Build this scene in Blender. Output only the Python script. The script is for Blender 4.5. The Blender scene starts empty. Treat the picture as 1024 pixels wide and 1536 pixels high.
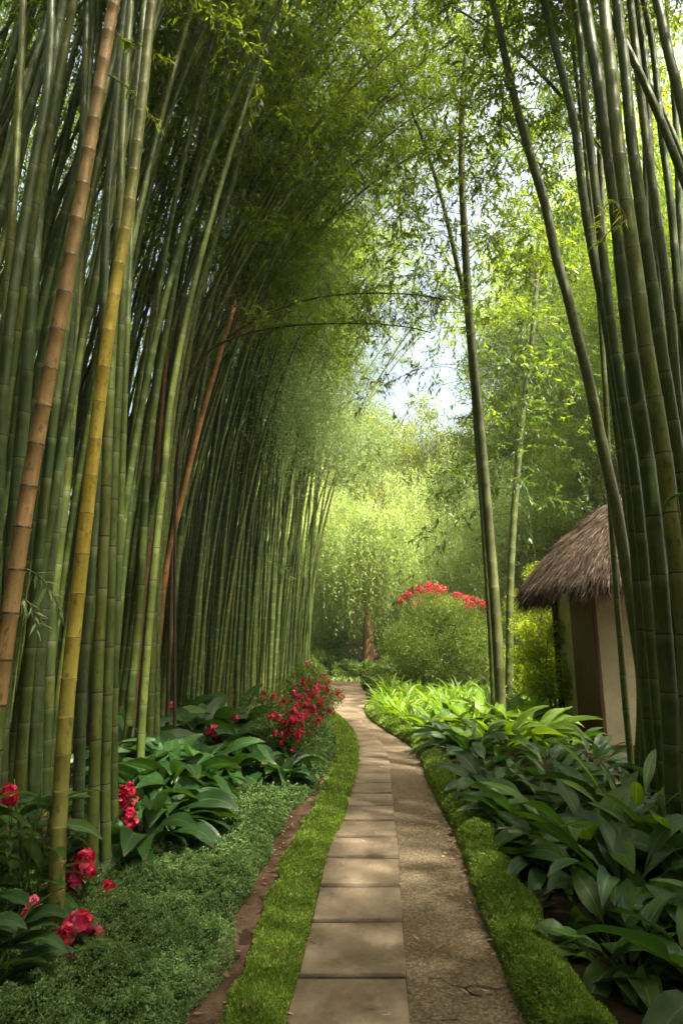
import bpy, math
import numpy as np
from mathutils import Vector
R = math.radians
F0, PITCH, EYE = 887.0, R(12.2), 1.6
SP, CP = math.sin(PITCH), math.cos(PITCH)
sc = bpy.context.scene
col = sc.collection

# ------------------------------------------------------------------ helpers
def at(u, v, Y=None, Z=0.0):
    """point of the world seen at photograph pixel (u, v), at distance Y or at height Z"""
    dx = (u - 512) / F0; up = -(v - 768) / F0
    d = np.array([dx, CP - SP * up, SP + CP * up])
    t = Y / d[1] if Y is not None else (Z - EYE) / d[2]
    return np.array([0, 0, EYE]) + d * t

def unit(a):
    n = np.linalg.norm(a, axis=-1, keepdims=True)
    return a / np.maximum(n, 1e-9)

def mesh(name, V, Fs, mat, attrs=None, smooth=False):
    me = bpy.data.meshes.new(name)
    V = np.asarray(V, dtype=np.float32)
    Fs = [np.asarray(f, dtype=np.int32) for f in (Fs if isinstance(Fs, list) else [Fs]) if len(f)]
    loops = np.concatenate([f.ravel() for f in Fs])
    tot = np.concatenate([np.full(len(f), f.shape[1], np.int32) for f in Fs])
    start = np.concatenate([[0], np.cumsum(tot)[:-1]]).astype(np.int32)
    me.vertices.add(len(V)); me.vertices.foreach_set('co', V.ravel())
    me.loops.add(len(loops)); me.loops.foreach_set('vertex_index', loops)
    me.polygons.add(len(tot)); me.polygons.foreach_set('loop_start', start)
    if smooth: me.polygons.foreach_set('use_smooth', np.ones(len(tot), bool))
    me.update(calc_edges=True)
    for k, a in (attrs or {}).items():
        at_ = me.attributes.new(k, 'FLOAT', 'POINT')
        at_.data.foreach_set('value', np.asarray(a, np.float32))
    me.materials.append(mat)
    return me

def link(name, me, parent=None, loc=None):
    o = bpy.data.objects.new(name, me); col.objects.link(o)
    if parent is not None: o.parent = parent
    if loc is not None: o.location = [float(c) for c in loc]
    return o

def tag(o, label=None, cat=None, group=None, kind=None):
    if label: o['label'] = label
    if cat: o['category'] = cat
    if group: o['group'] = group
    if kind: o['kind'] = kind
    return o

def thing(name, label, cat, loc=(0, 0, 0), rz=0, group=None, scale=1):
    o = bpy.data.objects.new(name, None); col.objects.link(o)
    o.empty_display_size = .2
    o.location = [float(c) for c in loc]; o.rotation_euler = (0, 0, rz); o.scale = (scale,) * 3
    return tag(o, label, cat, group)

def dup(root, loc, rz=0, scale=1, label=None, group=None):
    r = root.copy(); col.objects.link(r)
    r.location = [float(c) for c in loc]; r.rotation_euler = (0, 0, rz); r.scale = (scale,) * 3
    if label: r['label'] = label
    if group: r['group'] = group
    for ch in list(root.children):
        c = ch.copy(); col.objects.link(c); c.parent = r
        for g in list(ch.children):
            e = g.copy(); col.objects.link(e); e.parent = c
    return r

class Geo:
    """collects pieces into one mesh"""
    def __init__(s): s.V = []; s.F = {}; s.n = 0; s.A = {}
    def add(s, V, F, **attrs):
        V = np.asarray(V, float)
        for f in (F if isinstance(F, list) else [F]):
            f = np.asarray(f)
            if len(f): s.F.setdefault(f.shape[1], []).append(f + s.n)
        for k, a in attrs.items():
            s.A.setdefault(k, []).append(np.broadcast_to(a, (len(V),)))
        s.V.append(V); s.n += len(V)
        return s
    def mesh(s, name, mat, smooth=False):
        A = {k: np.concatenate(v) for k, v in s.A.items()}
        return mesh(name, np.concatenate(s.V), [np.concatenate(f) for f in s.F.values()], mat, A, smooth)

def tube(C, r, sides=8, cap=True):
    C = np.asarray(C, float); n = len(C)
    r = np.broadcast_to(r, (n,))
    T = unit(np.gradient(C, axis=0))
    ax = np.eye(3)[np.argmin(np.abs(T).mean(0))]
    N = unit(np.cross(T, ax)); B = np.cross(T, N)
    a = np.linspace(0, 2 * np.pi, sides, endpoint=False)
    V = C[:, None] + r[:, None, None] * (np.cos(a)[None, :, None] * N[:, None] + np.sin(a)[None, :, None] * B[:, None])
    V = V.reshape(-1, 3)
    i, j = np.meshgrid(np.arange(n - 1), np.arange(sides), indexing='ij')
    j2 = (j + 1) % sides
    Fq = np.stack([i * sides + j, i * sides + j2, (i + 1) * sides + j2, (i + 1) * sides + j], -1).reshape(-1, 4)
    Fs = [Fq]
    if cap:
        V = np.vstack([V, C[:1], C[-1:]])
        k = np.arange(sides); k2 = (k + 1) % sides
        Fs.append(np.vstack([np.stack([k2, k, np.full(sides, n * sides)], -1),
                             np.stack([(n - 1) * sides + k, (n - 1) * sides + k2, np.full(sides, n * sides + 1)], -1)]))
    return V, Fs

def resample(P, n=None, step=None):
    P = np.asarray(P, float)
    # catmull-rom smoothing then arc-length resample
    Q = np.vstack([2 * P[0] - P[1], P, 2 * P[-1] - P[-2]])
    out = []
    for i in range(1, len(Q) - 2):
        t = np.linspace(0, 1, 12, endpoint=False)[:, None]
        a, b, c, d = Q[i - 1], Q[i], Q[i + 1], Q[i + 2]
        out.append(.5 * (2 * b + (c - a) * t + (2 * a - 5 * b + 4 * c - d) * t ** 2 + (3 * b - a - 3 * c + d) * t ** 3))
    out.append(P[-1:]); D = np.vstack(out)
    s = np.concatenate([[0], np.cumsum(np.linalg.norm(np.diff(D, axis=0), axis=1))])
    if n is None: n = max(2, int(s[-1] / step))
    t = np.linspace(0, s[-1], n)
    return np.stack([np.interp(t, s, D[:, k]) for k in range(3)], 1), t

def culm_geo(P, r0, l0=.32, sides=9, ridge=.06, taper=.8, rng=None):
    D, s = resample(P, n=200)
    L = s[-1]
    # node positions, shorter internodes near the base
    pos = [0]
    while pos[-1] < L:
        f = .55 + .45 * min(1, pos[-1] / 1.6)
        pos.append(pos[-1] + l0 * f * (1 + (rng.uniform(-.06, .06) if rng is not None else 0)))
    pos = np.array(pos)
    fr = np.array([0, .02, .05, .45, .93, .975]); rf = np.array([1 + ridge, 1.0, .98, .985, 1.0, 1 + ridge * .75])
    ss, rr, vv = [], [], []
    for i in range(len(pos) - 1):
        for f, q in zip(fr, rf):
            x = pos[i] + f * (pos[i + 1] - pos[i])
            if x > L: break
            ss.append(x); rr.append(q); vv.append(i + f)
    ss = np.array(ss); rr = np.array(rr) * r0 * (1 - taper * np.clip(ss / L, 0, 1) ** 1.6)
    C = np.stack([np.interp(ss, s, D[:, k]) for k in range(3)], 1)
    V, Fs = tube(C, rr, sides)
    vv = np.concatenate([np.repeat(vv, sides), [vv[0], vv[-1]]])
    return V, Fs, vv, (D, s)

def leaf_quads(P, D, N, L, W, mid=.4, droop=0.0):
    """one narrow four-cornered leaf at each P"""
    P = np.asarray(P); n = len(P)
    D = unit(D); S = unit(np.cross(D, N))
    L = np.broadcast_to(L, (n,))[:, None]; W = np.broadcast_to(W, (n,))[:, None]
    m = P + D * L * mid
    V = np.stack([P, m + S * W / 2, P + D * L - np.array([0, 0, 1]) * L * droop, m - S * W / 2], 1).reshape(-1, 3)
    F = np.arange(4 * n).reshape(n, 4)
    return V, F

def randunit(rng, n):
    return unit(rng.normal(size=(n, 3)))

def bamboo_foliage(rng, D, s, h0, n_br=40, twigs=9, leaves=9, blen=(.9, 2.0), leaf=(.10, .16), width=.15, dens_top=1.0):
    """leafy side branches on the upper part of a culm: returns (leaf V,F,rnd), (branch V,F)"""
    L = s[-1]
    hb = np.sort(h0 + (L - h0) * rng.uniform(0, 1, n_br) ** dens_top)
    P0 = np.stack([np.interp(hb, s, D[:, k]) for k in range(3)], 1)
    az = rng.uniform(0, 2 * np.pi, n_br); el = rng.uniform(R(5), R(55), n_br)
    bl = rng.uniform(*blen, n_br) * (1 - .45 * (hb - h0) / max(L - h0, .1))
    d0 = np.stack([np.cos(az) * np.cos(el), np.sin(az) * np.cos(el), np.sin(el)], 1)
    def bp(i, t):  # drooping branch
        x = t * bl[i]
        return P0[i] + d0[i] * x[:, None] - np.array([0, 0, 1]) * (.28 * x ** 2)[:, None]
    gb = Geo()
    for i in range(n_br):
        C = bp(np.full(5, i), np.linspace(0, 1, 5))
        V, Fs = tube(C, np.linspace(.007, .002, 5), 3, cap=False); gb.add(V, Fs)
    m = n_br * twigs
    ib = np.repeat(np.arange(n_br), twigs)
    t = rng.uniform(.25, 1.0, m)
    tp = bp(ib, t)
    td = unit(d0[ib] * .5 + randunit(rng, m) * .8 + np.array([0, 0, -.35]))
    tl = rng.uniform(.2, .5, m)
    k = m * leaves
    it = np.repeat(np.arange(m), leaves)
    q = np.tile(np.linspace(.15, 1, leaves), m)
    lp = tp[it] + td[it] * (q * tl[it])[:, None] - np.array([0, 0, 1]) * (.25 * (q * tl[it]) ** 2)[:, None]
    ld = unit(td[it] * .7 + randunit(rng, k) * .7 + np.array([0, 0, -.3]))
    ln = unit(randunit(rng, k) * .8 + np.array([0, 0, 1.0]))
    LL = rng.uniform(*leaf, k)
    V, F = leaf_quads(lp, ld, ln, LL, LL * width, .38, .12)
    rn = np.repeat(np.clip(rng.normal(.5, .2, k) + (rng.uniform(-.2, .2, m))[it], 0, 1), 4)
    bv = np.concatenate(gb.V); bf = np.concatenate(gb.F[4])
    F = np.vstack([F, bf + len(V)]); V = np.vstack([V, bv]); rn = np.concatenate([rn, np.full(len(bv), .45)])
    return V, F, rn

# ------------------------------------------------------------------ materials
def newmat(name):
    m = bpy.data.materials.new(name); m.use_nodes = True
    nt = m.node_tree; nt.nodes.clear()
    out = nt.nodes.new('ShaderNodeOutputMaterial')
    return m, nt, out

class NT:
    def __init__(s, nt): s.nt = nt
    def n(s, t, **kw):
        x = s.nt.nodes.new(t)
        for k, v in kw.items(): setattr(x, k, v)
        return x
    def l(s, a, b): s.nt.links.new(a, b)
    def val(s, sock, v):
        if isinstance(v, (int, float, tuple, list)): sock.default_value = v
        else: s.l(v, sock)
    def math(s, op, a, b=0, c=0, clamp=False):
        x = s.n('ShaderNodeMath', operation=op, use_clamp=clamp)
        for i, v in enumerate((a, b, c)): s.val(x.inputs[i], v)
        return x.outputs[0]
    def mix(s, f, a, b, blend='MIX'):
        x = s.n('ShaderNodeMix', data_type='RGBA', blend_type=blend)
        s.val(x.inputs[0], f)
        s.val(x.inputs[6], (*a, 1) if isinstance(a, tuple) and len(a) == 3 else a)
        s.val(x.inputs[7], (*b, 1) if isinstance(b, tuple) and len(b) == 3 else b)
        return x.outputs[2]
    def attr(s, name): return s.n('ShaderNodeAttribute', attribute_name=name).outputs['Fac']
    def coord(s, scale=(1, 1, 1), kind='Object'):
        tc = s.n('ShaderNodeTexCoord'); mp = s.n('ShaderNodeMapping')
        s.l(tc.outputs[kind], mp.inputs[0]); mp.inputs['Scale'].default_value = scale
        return mp.outputs[0]
    def noise(s, vec, scale=5, detail=4, rough=.6):
        x = s.n('ShaderNodeTexNoise'); s.l(vec, x.inputs['Vector'])
        x.inputs['Scale'].default_value = scale; x.inputs['Detail'].default_value = detail
        x.inputs['Roughness'].default_value = rough
        return x.outputs['Fac']
    def ramp(s, f, stops):
        x = s.n('ShaderNodeValToRGB'); s.l(f, x.inputs[0])
        e = x.color_ramp.elements
        while len(e) < len(stops): e.new(.5)
        for q, (p, c) in zip(e, stops):
            q.position = p; q.color = (*c, 1) if isinstance(c, tuple) else (c, c, c, 1)
        return x.outputs[0]
    def bump(s, h, strength=.3, dist=.01):
        x = s.n('ShaderNodeBump'); s.l(h, x.inputs['Height'])
        x.inputs['Strength'].default_value = strength; x.inputs['Distance'].default_value = dist
        return x.outputs[0]

def leaf_mat(name, c1, c2, trans=.45, tcol=None, rough=.45, c3=None, spec=.4):
    m, nt, out = newmat(name); g = NT(nt)
    r = g.attr('rnd')
    stops = [(0.1, c1), (.9, c2)] if c3 is None else [(0.1, c1), (.7, c2), (.97, c3)]
    c = g.ramp(r, stops)
    p = g.n('ShaderNodeBsdfPrincipled'); g.l(c, p.inputs['Base Color']); p.inputs['Roughness'].default_value = rough
    p.inputs['Specular IOR Level'].default_value = spec
    t = g.n('ShaderNodeBsdfTranslucent')
    tc = g.mix(1.0, c, (*(tcol or (2.2, 2.0, .8)), 1), 'MULTIPLY'); g.l(tc, t.inputs[0])
    mx = g.n('ShaderNodeMixShader'); mx.inputs[0].default_value = trans
    g.l(p.outputs[0], mx.inputs[1]); g.l(t.outputs[0], mx.inputs[2]); g.l(mx.outputs[0], out.inputs[0])
    return m

def culm_mat(name, cols, node=(.035, .025, .015), pale=(.28, .30, .18), ring=.022, low=None, low_n=0, low_soft=0, high=None, high_n=99, rough=.38, pale_amt=.35):
    m, nt, out = newmat(name); g = NT(nt)
    v = g.attr('nodev'); fr = g.math('FRACT', v)
    oi = g.n('ShaderNodeObjectInfo')
    co = g.coord((1, 1, 1))
    # one tone per internode, slightly different
    idx = g.math('FLOOR', v)
    wn = g.n('ShaderNodeTexWhiteNoise', noise_dimensions='2D')
    cv = g.n('ShaderNodeCombineXYZ'); g.l(idx, cv.inputs[0]); g.l(oi.outputs['Random'], cv.inputs[1]); g.l(cv.outputs[0], wn.inputs['Vector'])
    base = g.ramp(g.math('ADD', g.math('MULTIPLY', oi.outputs['Random'], .8), g.math('MULTIPLY', wn.outputs['Value'], .2)),
                  [(i / max(1, len(cols) - 1), c) for i, c in enumerate(cols)])
    if low is not None:
        if low_soft:
            x = g.n('ShaderNodeMapRange'); g.l(v, x.inputs[0]); x.inputs[1].default_value = low_n + low_soft / 2; x.inputs[2].default_value = low_n - low_soft / 2
            base = g.mix(x.outputs[0], base, low)
        else: base = g.mix(g.math('LESS_THAN', v, low_n), base, low)
    if high is not None:
        x = g.n('ShaderNodeMapRange'); g.l(v, x.inputs[0]); x.inputs[1].default_value = high_n - 1; x.inputs[2].default_value = high_n + 3
        base = g.mix(x.outputs[0], base, high)
    stre = g.noise(g.coord((60, 60, 1.2)), 1, 4)
    base = g.mix(g.ramp(stre, [(.3, .0), (.75, .55)]), base, g.mix(1.0, base, (.45, .5, .4, 1), 'MULTIPLY'))
    blot = g.noise(co, 3.5, 6, .7)
    base = g.mix(g.ramp(blot, [(.50, .0), (.66, .8)]), base, g.mix(1.0, base, (1.7, 1.6, 1.8, 1), 'MULTIPLY'))
    spot = g.noise(g.coord((1, 1, .5)), 28, 3, .6)
    base = g.mix(g.ramp(spot, [(.56, .0), (.68, .65)]), base, (.045, .04, .022))
    # waxy bloom under each node
    bl = g.n('ShaderNodeMapRange'); g.l(fr, bl.inputs[0]); bl.inputs[1].default_value = .80; bl.inputs[2].default_value = .97
    base = g.mix(g.math('MULTIPLY', bl.outputs[0], pale_amt), base, pale)
    dn = g.math('MAXIMUM', g.math('LESS_THAN', fr, ring), g.math('GREATER_THAN', fr, 1 - ring * .35))
    base = g.mix(dn, base, node)
    p = g.n('ShaderNodeBsdfPrincipled'); g.l(base, p.inputs['Base Color'])
    g.l(g.ramp(blot, [(.3, rough - .06), (.8, rough + .25)]), p.inputs['Roughness'])
    p.inputs['Specular IOR Level'].default_value = .3
    g.l(g.bump(stre, .25, .002), p.inputs['Normal'])
    g.l(p.outputs[0], out.inputs[0])
    return m

def ground_mat(name, stops, scale=30, fine=220, bump=.6, dist=.01, rough=.9, patch=1.2, dark=(.5, .45, .4), spec=.2):
    m, nt, out = newmat(name); g = NT(nt)
    co = g.coord((1, 1, 1))
    a = g.noise(co, scale, 6, .65); b = g.noise(co, fine, 3, .7); c = g.noise(co, patch, 5, .6)
    mixf = g.math('ADD', g.math('MULTIPLY', a, .5), g.math('MULTIPLY', b, .5))
    base = g.ramp(mixf, stops)
    base = g.mix(g.ramp(c, [(.42, 0.0), (.62, .8)]), base, g.mix(1.0, base, (*dark, 1), 'MULTIPLY'))
    p = g.n('ShaderNodeBsdfPrincipled'); g.l(base, p.inputs['Base Color']); p.inputs['Roughness'].default_value = rough
    p.inputs['Specular IOR Level'].default_value = spec
    g.l(g.bump(mixf, bump, dist), p.inputs['Normal']); g.l(p.outputs[0], out.inputs[0])
    return m

M = {}
GREENS = [(.03, .058, .012), (.06, .095, .018), (.09, .12, .022), (.05, .082, .024), (.12, .135, .028), (.035, .065, .016), (.07, .10, .03)]
M['culm'] = culm_mat('culm_green', GREENS)
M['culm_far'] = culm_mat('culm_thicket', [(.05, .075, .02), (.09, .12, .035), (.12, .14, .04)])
M['culm_grey'] = culm_mat('culm_greygreen', [(.055, .085, .03), (.085, .115, .045), (.07, .10, .03)], pale=(.24, .27, .13))
M['culm_olive'] = culm_mat('culm_olive', [(.10, .135, .032), (.145, .165, .035), (.09, .13, .035)])
M['culm_tan'] = culm_mat('culm_tan', [(.36, .225, .10), (.41, .26, .12), (.30, .18, .08)], node=(.02, .012, .008), pale=(.5, .34, .16), ring=.035, low=(.14, .19, .045), low_n=7.0, pale_amt=.25)
M['culm_yellow'] = culm_mat('culm_yellow', [(.52, .40, .07), (.56, .42, .08)], node=(.16, .10, .03), pale=(.42, .34, .12), ring=.018, low=(.20, .20, .05), low_n=8, low_soft=6, high=(.17, .19, .06), high_n=19, pale_amt=.25)
M['culm_orange'] = culm_mat('culm_orange', [(.26, .12, .05), (.30, .15, .06)], node=(.3, .2, .1), pale=(.46, .3, .16))
M['culm_brown'] = culm_mat('culm_brown', [(.20, .11, .05), (.25, .13, .06)], node=(.12, .08, .05), pale=(.3, .2, .12))
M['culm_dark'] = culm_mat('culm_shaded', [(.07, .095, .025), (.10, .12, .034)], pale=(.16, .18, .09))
M['culm_smooth'] = culm_mat('culm_smooth', [(.115, .13, .05), (.13, .14, .055)], node=(.10, .10, .05), pale=(.19, .19, .10), ring=.006)
M['stem_dark'] = culm_mat('dark_stem', [(.05, .035, .02), (.06, .04, .022)], pale=(.09, .07, .04))
M['branch'] = leaf_mat('branch', (.09, .07, .035), (.13, .11, .05), 0)

M['leaf_bamboo'] = leaf_mat('bamboo_leaf', (.06, .10, .016), (.13, .175, .028), .58, (2.4, 2.4, .8), c3=(.18, .19, .05))
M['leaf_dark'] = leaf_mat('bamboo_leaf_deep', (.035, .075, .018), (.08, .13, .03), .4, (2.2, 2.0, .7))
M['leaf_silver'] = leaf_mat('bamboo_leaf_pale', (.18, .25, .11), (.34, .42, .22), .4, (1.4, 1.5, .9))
M['leaf_tree'] = leaf_mat('tree_leaf', (.05, .095, .016), (.14, .19, .035), .58, (2.4, 2.1, .7), c3=(.24, .22, .05))
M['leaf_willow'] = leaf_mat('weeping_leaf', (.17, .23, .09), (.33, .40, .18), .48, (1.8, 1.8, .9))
M['leaf_cover'] = leaf_mat('cover_leaf', (.065, .125, .035), (.16, .26, .09), .3, (1.8, 1.8, .8), c3=(.24, .34, .17), spec=.35)
M['leaf_grass'] = leaf_mat('grass_leaf', (.075, .13, .018), (.19, .28, .045), .4, (1.8, 1.7, .6), c3=(.28, .36, .06))
M['leaf_edging'] = leaf_mat('edging_leaf', (.09, .155, .025), (.22, .32, .06), .35, (1.8, 1.7, .6), c3=(.32, .40, .10))
M['leaf_shrub'] = leaf_mat('shrub_leaf', (.05, .10, .02), (.12, .19, .04), .4, (2.0, 1.9, .7), c3=(.26, .32, .12))
M['leaf_bush'] = leaf_mat('bush_leaf', (.08, .14, .03), (.2, .28, .06), .4, (1.9, 1.8, .7), c3=(.34, .38, .12))
M['leaf_lime'] = leaf_mat('lime_leaf', (.16, .24, .025), (.30, .38, .045), .5, (2.0, 1.8, .6), c3=(.34, .36, .08))
M['petal'] = leaf_mat('crimson_petal', (.42, .008, .04), (.72, .03, .12), .35, (1.3, .9, 1.0), c3=(.8, .12, .2), rough=.5)
M['petal_pink'] = leaf_mat('magenta_petal', (.55, .02, .12), (.8, .07, .25), .35, (1.2, .9, 1.0), c3=(.85, .25, .4), rough=.5)
M['petal_coral'] = leaf_mat('coral_petal', (.55, .05, .07), (.75, .13, .16), .35, (1.2, .9, .9), c3=(.85, .3, .25), rough=.5)
M['soil'] = ground_mat('soil', [(.32, (.022, .014, .009)), (.55, (.06, .037, .022)), (.72, (.13, .08, .05))], 14, 160, .9, .03)
M['bare'] = ground_mat('bare_soil', [(.32, (.05, .030, .021)), (.52, (.13, .08, .054)), (.7, (.27, .18, .13))], 20, 190, .9, .02)
M['gravel'] = ground_mat('gravel', [(.36, (.045, .033, .024)), (.5, (.145, .108, .072)), (.62, (.36, .29, .21))], 60, 330, .8, .008, patch=1.6, dark=(.72, .68, .62))
M['litter'] = leaf_mat('dead_leaf', (.12, .045, .025), (.3, .15, .09), .1, (1, 1, 1), c3=(.5, .38, .28), rough=.8)

def slab_mat():
    m, nt, out = newmat('stone_slab'); g = NT(nt)
    co = g.coord((1, 1, 1)); oi = g.n('ShaderNodeObjectInfo')
    wco = g.coord((1, 1, 1), 'Generated')
    a = g.noise(co, 9, 7, .7); b = g.noise(co, 260, 3, .7)
    base = g.ramp(a, [(.3, (.15, .11, .08)), (.5, (.22, .162, .118)), (.7, (.285, .215, .16))])
    base = g.mix(g.math('MULTIPLY', oi.outputs['Random'], .35), base, (.22, .17, .12))
    base = g.mix(g.ramp(b, [(.55, .0), (.75, .7)]), base, (.12, .085, .06))
    st = g.noise(co, 2.6, 5, .75)
    base = g.mix(g.ramp(st, [(.46, .0), (.62, .75)]), base, (.11, .085, .055))
    mo = g.noise(co, 7, 6, .8); base = g.mix(g.ramp(mo, [(.56, .0), (.7, .5)]), base, (.07, .075, .03))
    p = g.n('ShaderNodeBsdfPrincipled'); g.l(base, p.inputs['Base Color']); p.inputs['Roughness'].default_value = .8
    p.inputs['Specular IOR Level'].default_value = .3
    h = g.math('ADD', g.math('MULTIPLY', a, .8), g.math('MULTIPLY', b, .25))
    g.l(g.bump(h, .5, .01), p.inputs['Normal']); g.l(p.outputs[0], out.inputs[0])
    return m
M['slab'] = slab_mat()

def broad_mat(name, c1, c2, rib, rough=.32, trans=.25, veins=30, tint=(2.0, 2.0, .6)):
    m, nt, out = newmat(name); g = NT(nt)
    t = g.attr('tv'); r = g.attr('rnd')
    c = g.ramp(r, [(0, c1), (1, c2)])
    at_ = g.math('ABSOLUTE', t)
    wv = g.math('SINE', g.math('MULTIPLY', t, veins * 3.14159))
    vein = g.ramp(wv, [(.55, 0.0), (1.0, .35)])
    c = g.mix(vein, c, g.mix(1.0, c, (.65, .7, .65, 1), 'MULTIPLY'))
    bl = g.noise(g.coord(), 12, 4); c = g.mix(g.ramp(bl, [(.5, .0), (.75, .5)]), c, g.mix(1.0, c, (1.5, 1.35, .9, 1), 'MULTIPLY'))
    c = g.mix(g.math('LESS_THAN', at_, .055), c, rib)
    tipf = g.math('ADD', g.math('MULTIPLY', g.attr('sv'), 1.0), g.math('MULTIPLY', g.noise(g.coord(), 7, 3), .42))
    x = g.n('ShaderNodeMapRange'); g.l(tipf, x.inputs[0]); x.inputs[1].default_value = 1.17; x.inputs[2].default_value = 1.25
    c = g.mix(x.outputs[0], c, (.20, .13, .05))
    p = g.n('ShaderNodeBsdfPrincipled'); g.l(c, p.inputs['Base Color']); p.inputs['Roughness'].default_value = rough
    p.inputs['Specular IOR Level'].default_value = .5
    g.l(g.bump(wv, .35, .003), p.inputs['Normal'])
    tr = g.n('ShaderNodeBsdfTranslucent'); g.l(g.mix(1.0, c, (*tint, 1), 'MULTIPLY'), tr.inputs[0])
    mx = g.n('ShaderNodeMixShader'); mx.inputs[0].default_value = trans
    g.l(p.outputs[0], mx.inputs[1]); g.l(tr.outputs[0], mx.inputs[2]); g.l(mx.outputs[0], out.inputs[0])
    return m
M['broad_dark'] = broad_mat('broad_leaf_dark', (.022, .06, .018), (.045, .11, .03), (.09, .16, .06))
M['broad_mid'] = broad_mat('broad_leaf_mid', (.04, .10, .02), (.09, .18, .035), (.16, .26, .08), trans=.35)
M['broad_lime'] = broad_mat('broad_leaf_lime', (.10, .2, .02), (.19, .31, .04), (.28, .38, .1), trans=.45, tint=(1.8, 1.7, .6))

def plain(name, c, rough=.7, bump=0, scale=20, var=.25, stretch=(1, 1, 1)):
    m, nt, out = newmat(name); g = NT(nt)
    n = g.noise(g.coord(stretch), scale, 6, .65)
    d = tuple(x * (1 - var) for x in c); b = tuple(min(1, x * (1 + var)) for x in c)
    base = g.ramp(n, [(.3, d), (.7, b)])
    p = g.n('ShaderNodeBsdfPrincipled'); g.l(base, p.inputs['Base Color']); p.inputs['Roughness'].default_value = rough
    if bump: g.l(g.bump(n, bump, .01), p.inputs['Normal'])
    g.l(p.outputs[0], out.inputs[0])
    return m
M['bark'] = plain('bark', (.17, .11, .065), .9, .8, 14, .5, (1, 1, .25))
M['bark_red'] = plain('bark_reddish', (.26, .135, .07), .85, .6, 10, .4, (1, 1, .3))
M['wall'] = plain('lime_plaster', (.62, .55, .36), .9, .25, 3, .2)
M['wood'] = plain('brown_door_wood', (.13, .055, .03), .6, .3, 12, .35, (1, 1, .1))
M['wood_dark'] = plain('dark_post_wood', (.05, .03, .02), .7, .3, 12, .35, (1, 1, .1))
M['thatch_base'] = plain('thatch_base', (.07, .045, .03), .95, .8, 30, .5)
M['thatch'] = leaf_mat('thatch_straw', (.022, .014, .010), (.07, .042, .028), .05, (1, 1, 1), rough=.75, c3=(.20, .13, .09), spec=.25)
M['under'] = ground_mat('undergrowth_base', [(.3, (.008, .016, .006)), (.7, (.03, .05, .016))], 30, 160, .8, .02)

# ------------------------------------------------------------------ edges of the path, read off the photograph on the ground plane
def ground_line(px): 
    return np.array([at(u, v)[:2] for u, v in px])
SL = ground_line([(414, 1600), (430, 1536), (447, 1475), (468, 1390), (480, 1337), (489, 1293), (500, 1262), (511, 1244), (516, 1233), (521, 1211), (526, 1194), (530.6, 1179.5), (534, 1165), (537, 1150), (537, 1128), (534, 1111), (528, 1099), (521, 1089), (499, 1070), (488, 1060)])
SR = ground_line([(618, 1600), (614, 1536), (610, 1475), (604, 1390), (600, 1337), (598, 1293), (596, 1262), (592, 1244), (591.6, 1233), (590, 1211), (588, 1194), (586, 1177), (585, 1150), (579, 1131), (572, 1118), (560, 1104), (545, 1090)])
GR = ground_line([(830, 1600), (790, 1536), (760, 1460), (722, 1370), (698, 1290), (684, 1250), (670, 1226), (660, 1206), (645, 1175), (635.5, 1145), (621, 1123), (601, 1109), (577, 1094), (555, 1077), (549, 1062), (551, 1043)])
GL = ground_line([(310, 1600), (330, 1536), (355, 1490), (375, 1420), (400, 1350), (425, 1290), (457, 1235), (477, 1198), (496, 1160), (505, 1131), (505, 1106), (495, 1079)])   # left edge of the bright grass
BL = ground_line([(275, 1600), (306, 1536), (345, 1450), (366, 1380), (402, 1310), (432, 1240), (462, 1198), (477, 1194)])   # left edge of the bare strip
def xa(line, y): return np.interp(y, line[:, 1], line[:, 0])

# ------------------------------------------------------------------ world, light, camera
w = bpy.data.worlds.new('World'); sc.world = w; w.use_nodes = True
wn = w.node_tree; wn.nodes.clear()
sky = wn.nodes.new('ShaderNodeTexSky'); sky.sky_type = 'NISHITA'; sky.sun_disc = False
bg = wn.nodes.new('ShaderNodeBackground'); wo = wn.nodes.new('ShaderNodeOutputWorld')
SUN_AZ, SUN_EL = R(130), R(61)
sky.sun_elevation = SUN_EL; sky.sun_rotation = SUN_AZ; sky.air_density = .6; sky.dust_density = 9.0; sky.ozone_density = .5
bg.inputs[1].default_value = .15
wn.links.new(sky.outputs[0], bg.inputs[0]); wn.links.new(bg.outputs[0], wo.inputs[0])
sd = Vector((math.sin(SUN_AZ) * math.cos(SUN_EL), math.cos(SUN_AZ) * math.cos(SUN_EL), math.sin(SUN_EL)))
ld = bpy.data.lights.new('sun', 'SUN'); ld.energy = 3.2; ld.angle = R(.9); ld.color = (1, .94, .82)
lo = bpy.data.objects.new('sun', ld); col.objects.link(lo); lo.rotation_euler = sd.to_track_quat('Z', 'Y').to_euler()
cd = bpy.data.cameras.new('camera'); cam = bpy.data.objects.new('camera', cd); col.objects.link(cam)
cam.location = (0, 0, EYE); cam.rotation_euler = (R(90) + PITCH, 0, 0)
cd.sensor_fit = 'HORIZONTAL'; cd.sensor_width = 36; cd.lens = F0 / 1024 * 36; cd.clip_end = 600; cd.clip_start = .05
sc.camera = cam
sc.view_settings.view_transform = 'Standard'; sc.view_settings.look = 'None'; sc.view_settings.gamma = 1
sc.view_settings.exposure = 2.5
sc.view_settings.use_white_balance = True; sc.view_settings.white_balance_temperature = 7000; sc.view_settings.white_balance_tint = 2
sc.cycles.max_bounces = 8; sc.cycles.diffuse_bounces = 5; sc.cycles.transmission_bounces = 6; sc.cycles.glossy_bounces = 3
sc.cycles.sample_clamp_indirect = 6
sc.cycles.use_denoising = True

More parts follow.
